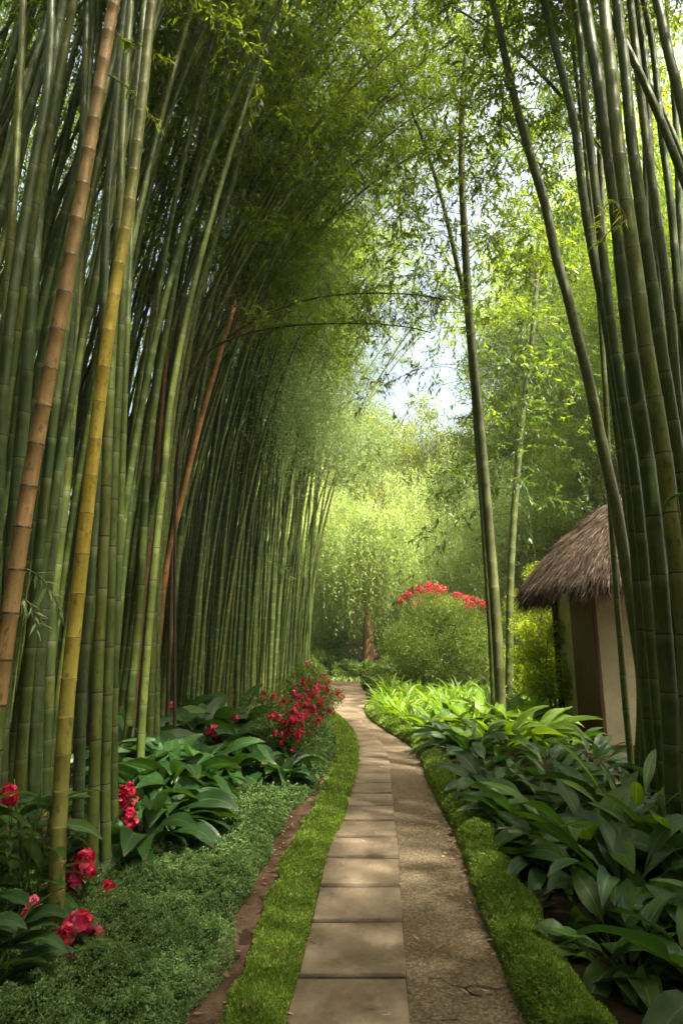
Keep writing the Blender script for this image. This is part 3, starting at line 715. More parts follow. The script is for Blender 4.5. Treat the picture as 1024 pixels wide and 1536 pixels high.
RG = 'bamboos of the clump at the right edge'
Rr = [
 ([(984, 1197), (972, 1080), (960, 990), (946, 900), (935, 830), (925, 770), (912, 710), (897, 640), (880, 560), (862, 490), (850, 440), (835, 390), (818, 310), (800, 250), (780, 180), (765, 120), (752, 60), (740, 10)], 6.6, 20, 'long bamboo leaning far left in front of the thatched roof', 'culm_smooth', 9.2),
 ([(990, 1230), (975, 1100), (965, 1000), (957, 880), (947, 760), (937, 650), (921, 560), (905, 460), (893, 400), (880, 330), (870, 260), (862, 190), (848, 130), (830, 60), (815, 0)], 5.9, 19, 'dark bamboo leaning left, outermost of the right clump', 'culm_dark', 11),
 ([(1000, 1230), (985, 1050), (968, 880), (952, 720), (932, 590), (915, 470), (903, 370), (890, 260), (878, 160), (872, 80), (862, 0)], 5.7, 18, 'slim dark bamboo second from the left in the right clump', 'culm', 11),
 ([(1015, 1290), (1006, 1100), (995, 950), (982, 800), (968, 680), (948, 550), (935, 430), (925, 330), (915, 250), (903, 160), (886, 60), (875, 0)], 4.7, 27, 'thick green bamboo in the middle of the right clump with leafy twig', 'culm', 11),
 ([(1040, 1300), (1030, 1000), (1015, 850), (1000, 720), (985, 620), (968, 520), (955, 420), (938, 300), (925, 200), (915, 100), (905, 0)], 4.5, 28, 'thickest green bamboo of the right clump, passing behind the leafy twig', 'culm_olive', 11),
 ([(1052, 1200), (1035, 850), (1022, 730), (1006, 620), (990, 520), (976, 420), (962, 320), (946, 200), (937, 100), (925, 0)], 5.0, 24, 'broad green bamboo to the right of the thickest one', 'culm', 11),
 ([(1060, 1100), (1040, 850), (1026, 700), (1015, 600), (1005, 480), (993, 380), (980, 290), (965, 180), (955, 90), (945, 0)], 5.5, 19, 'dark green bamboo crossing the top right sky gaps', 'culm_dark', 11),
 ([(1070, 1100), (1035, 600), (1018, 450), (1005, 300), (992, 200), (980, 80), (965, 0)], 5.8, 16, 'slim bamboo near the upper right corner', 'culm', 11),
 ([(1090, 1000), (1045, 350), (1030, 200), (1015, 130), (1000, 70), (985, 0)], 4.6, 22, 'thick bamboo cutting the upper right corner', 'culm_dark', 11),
 ([(1030, 1100), (1026, 700), (1020, 400), (1014, 200), (1000, 0)], 7.0, 15, 'upright bamboo at the right border behind the clump', 'culm', 11),
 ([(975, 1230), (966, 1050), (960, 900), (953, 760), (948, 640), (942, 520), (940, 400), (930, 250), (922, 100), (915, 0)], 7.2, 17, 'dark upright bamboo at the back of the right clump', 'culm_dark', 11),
 ([(960, 1200), (962, 1050), (955, 950), (945, 800), (925, 640), (910, 500), (905, 400), (900, 250), (893, 100), (885, 0)], 7.6, 15, 'slim bamboo at the back of the right clump next to the hut wall', 'culm', 11),
 ([(1008, 1220), (1004, 1100), (996, 950), (992, 820), (985, 700), (978, 560), (972, 400), (968, 200), (960, 0)], 6.4, 17, 'yellowish green bamboo inside the right clump', 'culm_olive', 11),
 ([(1028, 1240), (1020, 1100), (1016, 950), (1010, 820), (1002, 690), (992, 560), (985, 420), (975, 240), (968, 100), (955, 0)], 6.0, 18, 'mid green bamboo inside the right clump', 'culm', 11),
 ([(950, 1180), (938, 1060), (930, 960), (925, 900), (914, 740), (908, 600), (898, 450), (880, 250), (860, 80), (850, 0)], 6.9, 10, 'thin bright green bamboo in front of the hut wall', 'culm_olive', 11),
]
for px, d, wp, lab, mt, h0 in Rr:
    young = 'shoot' in lab
    hero('bamboo', px, d, wp * .93, lab, mt, RG, lf=(.08, .13), lw=.26, l0=.47, H=(0 if young else 16.5), h0=h0 - 1.4, n_br=60 if not young else 5, foliage=not young)
SG = 'slim bamboos standing alone right of the path'
hero('bamboo', [(752, 1121), (748, 1000), (740, 880), (730, 760), (720, 640), (712, 560), (704, 480), (698, 380), (693, 280)], 9.6, 16.5, 'lone pale trunk like bamboo standing in the leaves right of the path', 'culm_smooth', SG, l0=.45, ridge=.02, H=16.5, h0=5.9, n_br=120, taper=.6, blen=(1.4, 3.8), lf=(.08, .13), lw=.28)
hero('bamboo', [(742, 1090), (736, 950), (726, 800), (715, 650), (706, 540), (698, 455), (686, 400), (675, 350), (660, 290)], 10.6, 10, 'thin bamboo behind the lone pale one, leaning left at the top', 'culm_dark', SG, H=16, h0=6.6, n_br=90, taper=.5, blen=(1.4, 3.6), lf=(.08, .13), lw=.28)
hero('bamboo', [(763, 1063), (764, 960), (765, 880), (770, 780), (778, 680), (786, 600), (797, 520), (803, 450), (808, 380)], 14.2, 11.5, 'dark slim bamboo rising behind the red flowered bush', 'culm_dark', SG, H=20, h0=4.8, n_br=190, taper=.6, blen=(1.4, 4.2), lf=(.10, .16), lw=.34, leaf='leaf_dark')

# crowns over the path, rooted right of and behind what the view shows of the right clump
rng = np.random.default_rng(44)
RS = 'bamboos of the right hand stand whose crowns roof the path'
def right_stand(n, x0, x1, y0, y1, lab, ks, scl=(.95, 1.15), md=.9):
    P = []
    t_ = 0
    while len(P) < n and t_ < 9000:
        t_ += 1
        x, y = rng.uniform(x0, x1), rng.uniform(y0, y1)
        if math.hypot(x - 5.4, y - 10.6) < 2.5 or any(math.hypot(x - a, y - b) < md for a, b in P): continue
        P.append((x, y))
    for x, y in P:
        o = dup(protos[ks[int(rng.integers(0, len(ks)))]], (x, y, -.02), R(180) + rng.normal(0, R(28)), rng.uniform(*scl), lab, RS)
right_stand(24, 3.6, 9.0, -1.5, 7.0, 'green bamboo rooted right of the view, its crown over the near path', [1, 2, 4, 6])
right_stand(3, 10, 13, 12.8, 18.5, 'green bamboo behind the hut with its crown leaning over the bed', [1, 4, 6, 0, 3])
right_stand(14, 1.4, 7.0, -6.5, -1.5, 'unseen green bamboo added behind the viewpoint on the right for shade', [1, 4, 6, 2])  # added out of view to shade the foreground from behind right
right_stand(12, -5.5, -2.0, -5.0, 2.0, 'unseen green bamboo added behind the viewpoint on the left for shade', [0, 3, 7, 5])  # also unseen, added to cut the sky light from behind
right_stand(7, 10, 15, 18, 25, 'green bamboo in the distance right of the weeping trees', [0, 4, 8, 3])

# leafy twig on the thick right culm, and little twigs at the left: parts would move with their culm, so they hang from it
def twig(name, label, px, d, nl, size, mat, parent_like=None, ls=.12):
    P = np.array([at(u, v, Y=d) for u, v in px]); base = P[0]
    C, s = resample(P - base, 16)
    rg = np.random.default_rng(int(px[0][0]))
    root = thing(name, label, 'twig', base)
    V, Fs = tube(C, np.linspace(.006, .0015, 16), 5); link('stem', mesh('stem', V, Fs, M['branch'], {'rnd': np.full(len(V), .6)}, True), root)
    idx = rg.uniform(2, 15, nl); p = np.stack([np.interp(idx, np.arange(16), C[:, k]) for k in range(3)], 1)
    T = unit(C[-1] - C[0]); D = unit(T * .6 + randunit(rg, nl) * .8 + [0, 0, -.3])
    V, F = leaf_quads(p, D, randunit(rg, nl) * .6 + [0, -.3, 1], rg.uniform(.7, 1.2, nl) * size, rg.uniform(.7, 1.2, nl) * size * .17, .35, .15)
    link('leaves', mesh('leaves', V, F, M[mat], {'rnd': np.repeat(rg.uniform(.4, 1, nl), 4)}), root)
twig('leafy_twig', 'small bright green leafy twig sprouting across the thick right bamboos', [(945, 345), (930, 310), (915, 300), (903, 330), (896, 352)], 4.3, 34, .12, 'leaf_lime')
twig('leafy_twig', 'small green twig hanging just under the bright one', [(940, 330), (915, 345), (900, 365), (888, 362)], 4.3, 16, .10, 'leaf_lime')
twig('leafy_twig', 'pale leafy twig in front of the tan bamboo foot at left', [(30, 850), (55, 862), (78, 890), (92, 925)], 3.6, 26, .12, 'leaf_silver')
twig('leafy_twig', 'leafy twig hanging lower beside the tan bamboo', [(20, 905), (38, 900), (52, 920), (56, 945)], 3.5, 26, .09, 'leaf_silver')
twig('leafy_twig', 'pale twig crossing the near bamboos high at left', [(160, 110), (190, 130), (215, 160), (243, 195)], 4.0, 40, .10, 'leaf_bamboo')
twig('leafy_twig', 'green twig at the top of the tan bamboo', [(170, 40), (185, 60), (215, 70), (260, 90)], 3.8, 50, .11, 'leaf_bamboo')
twig('leafy_twig', 'light twig standing out before the middle bamboos', [(392, 850), (405, 840), (420, 848), (438, 868)], 9.0, 30, .14, 'leaf_silver')

# rest of the stand, too many and too hidden to count
rng = np.random.default_rng(31)
g = Geo(); gl = Geo()
cnt = 0
while cnt < 520:
    y = rng.uniform(-1, 25); x = grove_edge(np.clip(y, 3.9, 21)) - (2.2 + rng.exponential(3.0)) if y < 22 else rng.uniform(-12, -2.5)
    if x > -1.9 or (y < 6 and x > -4.6) or x < -14: continue
    H = rng.uniform(11, 16); bd = rng.uniform(-1, 3)
    P = local_curve(H, bd, 2.7, .1) + [x, y, -.02]
    P, _ = resample(P, 14)
    V, Fs = tube(P, np.linspace(.05, .012, 14), 6, cap=False); g.add(V, Fs, nodev=np.repeat(np.linspace(0, 45, 14), 6))
    cnt += 1
n = 80000
y = rng.uniform(-3, 27, n); x = grove_edge(np.clip(y, 3.9, 21)) - 6.5 - rng.uniform(0, 7, n); z = rng.uniform(0, 1, n) ** .8 * 15
xb = rng.uniform(-12, -4.4, 130000); yb = rng.uniform(2, 14, 130000); zb = rng.uniform(1.5, 16, 130000); kb = xb < -4.4 - .1 * yb
x, y, z = np.concatenate([x, xb[kb]]), np.concatenate([y, yb[kb]]), np.concatenate([z, zb[kb]])
keep = (np.sin(x * 2.1 + y) + np.sin(y * 1.7 - z * .9) + np.sin(z * 1.6 + x)) > -.9
x, y, z = x[keep], y[keep], z[keep]; n = len(x)
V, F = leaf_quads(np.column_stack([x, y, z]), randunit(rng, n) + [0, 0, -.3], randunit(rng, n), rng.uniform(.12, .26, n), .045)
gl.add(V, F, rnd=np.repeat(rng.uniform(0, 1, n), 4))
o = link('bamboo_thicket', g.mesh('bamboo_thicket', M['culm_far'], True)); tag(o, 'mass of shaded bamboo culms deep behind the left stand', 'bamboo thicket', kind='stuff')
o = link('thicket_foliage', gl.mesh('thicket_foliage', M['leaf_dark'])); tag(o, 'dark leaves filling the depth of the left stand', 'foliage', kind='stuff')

# ------------------------------------------------------------------ trees
def make_tree(name, seed, H, trunk_h, cr, cz, n_cl, leaves_cl, leaf, kind='broad', mat='leaf_tree', bark='bark', r0=.2, label='', cat='tree', group=None):
    rg = np.random.default_rng(seed)
    root = thing(name, label, cat, group=group)
    g = Geo()
    top = np.array([rg.normal(0, .3), rg.normal(0, .3), H * .8])
    C = np.array([[0, 0, -.05], [.05, 0, trunk_h * .5], [top[0] * .4, top[1] * .4, trunk_h], top]); C, _ = resample(C, 16)
    V, Fs = tube(C, r0 * np.linspace(1.15, .25, 16), 10); g.add(V, Fs)
    # cluster centres in an uneven crown
    c = []
    while len(c) < n_cl:
        q = randunit(rg, 1)[0] * rg.uniform(.45, 1) ** .6
        p = np.array([q[0] * cr, q[1] * cr, cz + q[2] * (H - cz)])
        if p[2] < trunk_h * .55: continue
        c.append(p * (1 + .1 * rg.normal()))
    c = np.array(c)
    for p in c[:: max(1, n_cl // 26)]:
        s0 = C[min(15, int(rg.uniform(5, 14)))]
        mid = (s0 + p) / 2 + [0, 0, .3 if kind != 'weep' else .9]
        K, _ = resample(np.array([s0, mid, p]), 8); V, Fs = tube(K, np.linspace(r0 * .28, .012, 8), 5, cap=False); g.add(V, Fs)
    link('trunk', g.mesh('trunk', M[bark], True), root)
    n = n_cl * leaves_cl; ic = np.repeat(np.arange(n_cl), leaves_cl)
    cs = rg.uniform(.5, 1.1, n_cl) * cr * .23
    if kind == 'weep':
        per = 16; m = n // per
        it = rg.integers(0, n_cl, m); st = c[it] + randunit(rg, m) * cs[it][:, None] * [1, 1, .5]
        ln = rg.uniform(.7, 2.4, m) * H / 9; q = np.tile(np.linspace(0, 1, per), m); ii = np.repeat(np.arange(m), per)
        sway = randunit(rg, m) * [.35, .35, 0]
        P = st[ii] + sway[ii] * (np.sqrt(q) * ln[ii])[:, None] * .6 + np.array([0, 0, -1]) * (q ** 1.3 * ln[ii])[:, None]
        P = P[P[:, 2] > .1]; n = len(P); P = P + rg.normal(size=(n, 3)) * .03
        D = randunit(rg, n) * .8 + [0, 0, -.7]; tone = np.zeros(n)
    else:
        q = randunit(rg, n) * (rg.uniform(0, 1, n) ** .45)[:, None] * cs[ic][:, None] * [1.25, 1.25, .7]
        P = c[ic] + q; D = randunit(rg, n) + q * .6 + [0, 0, -.3]; tone = rg.uniform(-.15, .15, n_cl)[ic]
    L_ = rg.uniform(.7, 1.2, n) * leaf
    V, F = leaf_quads(P, D, randunit(rg, n) * .7 + [0, 0, .9], L_, L_ * (.38 if kind != 'weep' else .22), .42, .1)
    link('crown', mesh('crown', V, F, M[mat], {'rnd': np.repeat(np.clip(rg.normal(.5, .2, n) + tone, 0, 1), 4)}), root)
    return root
T = {}
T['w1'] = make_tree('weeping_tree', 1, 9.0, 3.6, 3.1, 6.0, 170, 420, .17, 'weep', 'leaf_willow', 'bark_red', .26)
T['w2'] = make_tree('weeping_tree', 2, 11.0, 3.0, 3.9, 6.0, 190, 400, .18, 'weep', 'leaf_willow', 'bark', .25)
T['b1'] = make_tree('tree', 3, 14.0, 3.0, 4.3, 8.0, 230, 300, .19, 'broad', 'leaf_tree', 'bark', .2)
T['b2'] = make_tree('tree', 4, 12.0, 2.4, 4.0, 6.6, 220, 300, .18, 'broad', 'leaf_tree', 'bark', .18)
T['a1'] = make_tree('tree', 5, 15.0, 4.0, 3.8, 9.5, 190, 230, .14, 'broad', 'leaf_bamboo', 'bark', .12)
T['a2'] = make_tree('tree', 6, 20.0, 8.0, 4.8, 14.0, 340, 300, .135, 'broad', 'leaf_bamboo', 'bark', .11)
BG = 'trees closing the view beyond the bend'
place = [
 ('w1', 1.15, 27.0, 1.0, 0, 'pale weeping tree with reddish brown trunk behind the path bend'),
 ('w2', 4.6, 31.0, 1.0, 1.0, 'weeping tree behind the red flowered bush'),
 ('w2', 8.0, 28.0, .95, 2.2, 'weeping tree left of the hut roof, half hidden by slim bamboos'),
 ('w1', -1.2, 35.0, 1.25, 2.0, 'light green weeping tree behind the reddish trunk, farther left'),
 ('b2', 11.5, 26.0, .9, .5, 'bushy tree just above the hut roof'),
 ('b1', 10.5, 39.0, 1.2, 1.5, 'tall broad tree in the far middle right'),
 ('b2', 3.2, 44.0, 1.15, 2.5, 'hazy far tree under the sky gap'),
 ('b1', -4.0, 42.0, 1.1, 3.5, 'far tree showing over the end of the bamboo stand'),
 ('b1', 16.5, 29.0, 1.2, 5.0, 'leafy tree at the right edge behind the hut'),
 ('b1', 14.0, 36.0, 1.35, .9, 'tall tree far behind the hut'),
 ('b2', -9, 36.0, 1.3, .2, 'tree far behind the left stand'),
 ('b1', 3.4, 38.0, 1.2, 2.2, 'tall bright tree straight under the sky gap'),
 ('b1', 8.2, 35.0, 1.0, 4.1, 'tall bright tree right of the sky gap'),
 ('b1', -1.5, 40.0, 1.3, 4.1, 'tall bright tree left of the sky gap'),
 ('a2', 14.0, 32.0, 1.25, .4, 'very tall airy tree with slim trunk left of the hut roof'),
 ('a2', 12.5, 30.0, 1.2, 1.4, 'very tall airy tree behind the hut, farther back'),
 ('a2', 12.8, 19.0, 1.0, 4.4, 'very tall airy tree behind the right bamboo clump'),
 ('a2', 16.0, 23.5, 1.15, 2.4, 'very tall airy tree over the right clump'),
 ('a2', 13.2, 13.0, .9, 3.4, 'airy tree right of the hut'),
 ('b1', -4.5, -6.0, 1.1, 0.4, 'unseen broad tree added behind the viewpoint on the left for shade'),  # unseen trees around the viewpoint start here, added only to shade the foreground
 ('b1', 6.0, -2.9, .85, 1.1, 'unseen broad tree added right of the viewpoint to shade the near path'),  # added blocker that keeps sun off the near ground
 ('b1', 7.8, 2.0, .9, 2.6, 'unseen broad tree added outside the right border for shade'),  # added beyond the frame to cast shade on the foreground
 ('a2', 0.8, -2.8, .9, 5.2, 'unseen broad tree added just behind the viewpoint for shade'),  # added overhead to darken the near left culms
 ('b1', -4.2, -2.4, .95, 3.0, 'unseen broad tree added outside the left border for shade'),  # added out of frame to block light from the rear
 ('b1', 1.5, -9.5, 1.1, 2.4, 'unseen broad tree added behind the viewpoint on the right for shade'),  # unseen, added to hold back light from behind
 ('b2', -8.0, -1.5, 1.2, 1.4, 'unseen bushy tree added far left of the viewpoint for shade'),  # added off to the side for its shade alone
 ('b1', 0.0, -16.0, 1.3, 4.4, 'unseen broad tree added farthest behind the viewpoint for shade'),  # last of the unseen trees added for shade
 ('b2', -2.5, 48.0, 1.2, .7, 'farthest tree over the end of the path'),
 ('b1', 8.5, 52.0, 1.3, 2.7, 'farthest tree below the sky gap, right side'),
 ('b1', 19.0, 42.0, 1.5, 1.7, 'tall far tree hidden by the right clump'),
 ('b2', 22.0, 33.0, 1.4, 3.1, 'far tree at the right border'),
 ('w2', 13.5, 33.0, 1.15, 3.9, 'tall weeping tree above the hut roof'),
 ('w2', -1.8, 30.5, .9, 5.0, 'weeping tree at the very end of the bamboo stand'),
 ('a1', 10.5, 22.5, .8, 2.9, 'airy low tree between the hut roof and the weeping trees'),
]
used = set()
for key, x, y, s_, rz, lab in place:
    if key not in used:
        used.add(key); o = T[key]; o.location = (x, y, 0); o.rotation_euler = (0, 0, rz); o.scale = (s_,) * 3; o['label'] = lab; o['group'] = BG
    else: dup(T[key], (x, y, 0), rz, s_, lab, BG)

# feathery bamboo hanging at the end of the stand
def feather(px_top, d, seed, label, n=13000, spread=1.3, drop=2.2):
    rg = np.random.default_rng(seed)
    c = at(*px_top, Y=d); root = thing('feathery_bamboo', label, 'bamboo', (c[0] - 1.6, d, 0))
    H = c[2] + 1.2
    C, s = resample(np.array([[0, 0, -.02], [.1, 0, H * .5], [.5, 0, H * .85], [1.3, 0, H], [2.2, 0, H - .5]]), 30)
    V, Fs, vv, _ = culm_geo(C, .03, .3, 8, .05, .8, rg)
    link('culm', mesh('culm', V, Fs, M['culm'], {'nodev': vv}, True), root)
    per = 22; m = n // per
    st = np.array([1.6, 0, c[2]]) + rg.normal(size=(m, 3)) * [spread * .55, .7, .5]
    az = rg.uniform(0, 6.28, m); ln = rg.uniform(.8, 1.0, m) * drop; out = np.stack([np.cos(az), np.sin(az), 0 * az], 1) * rg.uniform(.2, 1.0, m)[:, None]
    q = np.tile(np.linspace(0, 1, per), m); ii = np.repeat(np.arange(m), per)
    P = st[ii] + out[ii] * (q * .8)[:, None] + np.array([0, 0, 1]) * (.25 * q - q ** 2 * ln[ii])[:, None] + rg.normal(size=(len(q), 3)) * .022
    D = randunit(rg, len(P)) * .8 + out[ii] * .5 + [0, 0, -.6]
    L_ = rg.uniform(.08, .15, len(P))
    V, F = leaf_quads(P, D, randunit(rg, len(P)) + [0, 0, .6], L_, L_ * .17)
    link('foliage', mesh('foliage', V, F, M['leaf_silver'], {'rnd': np.repeat(rg.uniform(0, 1, len(P)), 4)}), root)
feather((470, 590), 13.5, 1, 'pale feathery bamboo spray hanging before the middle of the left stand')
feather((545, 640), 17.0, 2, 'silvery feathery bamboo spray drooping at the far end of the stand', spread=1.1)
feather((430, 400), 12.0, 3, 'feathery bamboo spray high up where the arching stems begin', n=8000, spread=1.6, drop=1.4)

# ------------------------------------------------------------------ shrubs and flowers
def bloom(rg, n_pet=5, size=.03):
    """one ruffled blossom: petals of 3x3 vertices"""
    g = Geo(); ph = rg.uniform(0, 6.28)
    for k in range(n_pet):
        a = ph + k * 2 * np.pi / n_pet + rg.uniform(-.2, .2); el = rg.uniform(.1, .9)
        s = np.array([0, .5, 1.0]); w_ = np.array([.12, .55, .38]) * size
        d = np.array([np.cos(a), np.sin(a), 0]); sd_ = np.array([-np.sin(a), np.cos(a), 0])
        mid = [d * size * x * np.cos(el) + np.array([0, 0, size * x * np.sin(el) - size * .25 * x * x]) for x in s]
        V = np.array([m_ + sd_ * w_[i] * t + np.array([0, 0, abs(t) * size * .14]) for i, m_ in enumerate(mid) for t in (-1, 0, 1)])
        F = np.array([[i * 3 + j, i * 3 + j + 1, (i + 1) * 3 + j + 1, (i + 1) * 3 + j] for i in range(2) for j in range(2)])
        g.add(V, F, rnd=rg.uniform(0, 1))
    return g
def flower_head(name, seed, n, rad, size, mat, tall=1.0):
    rg = np.random.default_rng(seed); G = Geo()
    for k in range(n):
        b = bloom(rg, 5 if rg.uniform() < .6 else 6, size * rg.uniform(.7, 1.2)); V = np.concatenate(b.V)
        p = randunit(rg, 1)[0] * rad * rg.uniform(.5, 1) * [1, 1, tall]
        up = unit(p / [1, 1, tall] + rg.normal(size=3) * .3 * rad); a = unit(np.cross(up, [.3, .7, .1])); b2 = np.cross(up, a)
        V = V[:, :1] * a + V[:, 1:2] * b2 + V[:, 2:] * up + p
        G.add(V, np.concatenate(b.F[4]), rnd=np.concatenate(b.A['rnd']))
    return G.mesh(name, M[mat], True)
FH = [flower_head('flower_head', 60 + k, 15, .045, .034, 'petal' if k != 1 else 'petal_pink') for k in range(3)]
FS = [flower_head('flower_head', 70 + k, 26, .042, .032, 'petal', 2.2) for k in range(2)]
FC = [flower_head('flower_head', 80 + k, 24, .17, .062, 'petal_coral') for k in range(3)]

def shrub(name, label, loc, rad, H, n, leaf, mat, seed, cat='shrub', group=None, stems=7, lumps=22, zmin=.05, wid=.45, flat=.7):
    rg = np.random.default_rng(seed)
    root = thing(name, label, cat, loc, 0, group)
    q = randunit(rg, lumps) * [rad * .72, rad * .72, H * .36] + [0, 0, H * .56]
    cs = rg.uniform(.28, .5, lumps) * min(rad, H * .7)
    ic = rg.integers(0, lumps, n)
    o_ = randunit(rg, n) * (rg.uniform(0, 1, n) ** .3)[:, None] * cs[ic][:, None]
    P = q[ic] + o_; ok = P[:, 2] > zmin; P, o_, ic = P[ok], o_[ok], ic[ok]; n = len(P)
    L_ = rg.uniform(.7, 1.25, n) * leaf
    V, F = leaf_quads(P, unit(o_) * .7 + randunit(rg, n) * .8 + [0, 0, .1], randunit(rg, n) * .7 + unit(o_) * .5 + [0, 0, .4], L_, L_ * wid, .45, .1)
    link('foliage', mesh('foliage', V, F, M[mat], {'rnd': np.repeat(np.clip(rg.normal(.5, .22, n) + rg.uniform(-.12, .12, lumps)[ic], 0, 1), 4)}), root)
    g = Geo()
    for k in range(stems):
        e = q[k % lumps]; C, _ = resample(np.array([[e[0] * .15, e[1] * .15, -.02], [e[0] * .45, e[1] * .45, H * .35], e]), 7)
        V, Fs = tube(C, np.linspace(.018, .005, 7) * max(1, H / 1.4), 5); g.add(V, Fs, rnd=.5)
    link('stems', g.mesh('stems', M['branch'], True), root)
    return root, q, cs
def put_heads(root, pts, meshes, rg, s=(.8, 1.2)):
    for p in pts:
        o = link('flower_head', meshes[int(rg.integers(0, len(meshes)))], root, p)
        o.rotation_euler = (rg.uniform(-.4, .4), rg.uniform(-.4, .4), rg.uniform(0, 6.28)); o.scale = (rg.uniform(*s),) * 3
rg = np.random.default_rng(90)
# big bush with coral flowers on its crown
root, q, cs = shrub('flowering_bush', 'large rounded green bush topped with coral red flowers beside the path bend', (3.05, 19.3, 0), 1.75, 2.75, 70000, .07, 'leaf_bush', 4, lumps=44, wid=.42)
pts = []
V = root.children[0].data.vertices; co = np.empty(len(V) * 3, np.float32); V.foreach_get('co', co); co = co.reshape(-1, 3)[::4]
q_ = co - [0, 0, 1.15]; rr_ = np.linalg.norm(q_ / [1.75, 1.75, 1.6], axis=1)
azb = np.round(np.degrees(np.arctan2(q_[:, 1], q_[:, 0])) / 9); el_ = np.degrees(np.arctan2(q_[:, 2] / 1.6, np.hypot(q_[:, 0], q_[:, 1]) / 1.75)); elb = np.round(el_ / 6)
okb = (el_ > 40) | ((el_ > 8) & (np.abs(np.abs(azb * 9) - 180) < 35) & (rg.uniform(size=len(azb)) < .03))
cells = {}
for p, a_, e_, r_ in zip(co[okb], azb[okb], elb[okb], rr_[okb]):
    kx = (round(a_ * math.cos(R(min(80, e_ * 6))) * 1.0), e_)
    kx = (round(a_ * max(.15, math.cos(R(e_ * 6)))), e_)
    if kx not in cells or cells[kx][0] < r_: cells[kx] = (r_, p)
pts = [p + np.array([0, 0, .03]) for _, p in sorted(cells.values(), key=lambda a: -a[0])][:98]
print('coral heads', len(pts))
put_heads(root, pts, FC, rg, (.36, .6))

# azalea-like bushes with crimson flowers on the left
AZ = 'bushes with crimson flowers edging the left stand'
az = [((430, 1128), .48, .8, 'crimson flowering bush with many blossoms beside the ground cover', 70),
      ((462, 1092), .5, .85, 'crimson flowering bush next behind, nearer to the path bend', 50),
      ((402, 1110), .38, .8, 'smaller crimson flowering bush close to the bamboo feet', 20),
      ((478, 1068), .48, .85, 'pale leaved bush with few pink flowers at the path bend', 18),
      ((455, 1068), .55, 1.1, 'yellowish green bush at the foot of the far bamboos', 2)]
for k, ((u, v), rad, H, lab, nf) in enumerate(az):
    p = at(u, v + 14)
    root, q, cs = shrub('flowering_bush', lab, p, rad, H, 5200, .042, 'leaf_shrub', 300 + k, group=AZ, lumps=16, stems=6)
    V = root.children[0].data.vertices; co = np.empty(len(V) * 3, np.float32); V.foreach_get('co', co); co = co.reshape(-1, 3)[::4]
    sc_ = co[:, 2] * .8 - co[:, 1] * 1.0 + co[:, 0] * .5; cand = co[sc_ > np.quantile(sc_, .72)]
    put_heads(root, cand[rg.integers(0, len(cand), nf)] + [0, -.04, .03], FH, rg, (.45, .95))

# broad leaves
def broad_leaf(g, rg, P0, az, e0, L_, W, curl, pet=.35, fold=.25, roll=0, na=12, rnd=.5, wave=.03):
    s = np.linspace(0, 1, na); e = e0 - curl * s ** 1.3
    ds_ = np.gradient(s) * L_
    hd = np.cumsum(np.cos(e) * ds_) - np.cos(e[0]) * ds_[0]; hz = np.cumsum(np.sin(e) * ds_) - np.sin(e[0]) * ds_[0]
    a = np.array([np.cos(az), np.sin(az), 0]); b = np.array([-np.sin(az), np.cos(az), 0])
    mid = P0 + hd[:, None] * a + hz[:, None] * np.array([0, 0, 1])
    nrm = -np.sin(e)[:, None] * a + np.cos(e)[:, None] * np.array([0, 0, 1])
    cr = np.cos(roll) * b + np.sin(roll) * nrm; nr = -np.sin(roll) * b + np.cos(roll) * nrm
    q = np.clip((s - pet) / (1 - pet), 0, 1)
    w_ = np.where(s <= pet, .03 * W + .0, W * .5 * np.sin(np.pi * np.clip(q, 0, 1) ** .8) ** .85 + .004 * (1 - q))
    w_ = np.maximum(w_, .0025); w_[-1] = .0008
    t = np.array([-1, -.5, 0, .5, 1])
    wv = wave * W * np.sin(s * 14 + rg.uniform(0, 6))
    V = mid[:, None] + cr[:, None] * (w_[:, None] * t)[..., None] + nr[:, None] * ((np.abs(t) * w_[:, None]) * fold + (t ** 3)[None] * wv[:, None])[..., None]
    i, j = np.meshgrid(np.arange(na - 1), np.arange(4), indexing='ij')
    F = np.stack([i * 5 + j, i * 5 + j + 1, (i + 1) * 5 + j + 1, (i + 1) * 5 + j], -1).reshape(-1, 4)
    g.add(V.reshape(-1, 3), F, rnd=rnd, tv=np.tile(t, na), sv=np.repeat(s, 5))
def leafy_plant(seed, n=20, L_=.6, W=.13, mat='broad_dark', spread=.12, e=(.5, 1.3), curl=(1.0, 2.0), pet=.35, hgt=0, name='broad_leaf_plant', fold=.25, wave=.03):
    rg = np.random.default_rng(seed); g = Geo()
    for k in range(n):
        az_ = k * 2.399 + rg.uniform(-.4, .4); rr = spread * rg.uniform(.1, 1)
        P0 = np.array([np.cos(az_) * rr, np.sin(az_) * rr, rg.uniform(0, hgt)])
        sc1 = rg.uniform(.7, 1.15)
        broad_leaf(g, rg, P0, az_ + rg.uniform(-.3, .3), rg.uniform(*e), L_ * sc1, W * rg.uniform(.75, 1.2), rg.uniform(*curl), pet, fold * rg.uniform(.4, 1.5), rg.uniform(-.7, .7), rnd=rg.uniform(0, 1) ** 1.3, wave=wave * rg.uniform(.5, 2))
    return g.mesh('leaves', M[mat], True)
def plant(name, label, cat, p, me, group=None, s=1, rz=0):
    o = link(name, me, loc=p); o.scale = (s,) * 3; o.rotation_euler = (0, 0, rz); tag(o, label, cat, group); return o
GRt = 'dark broad leaved plants right of the border hedge'
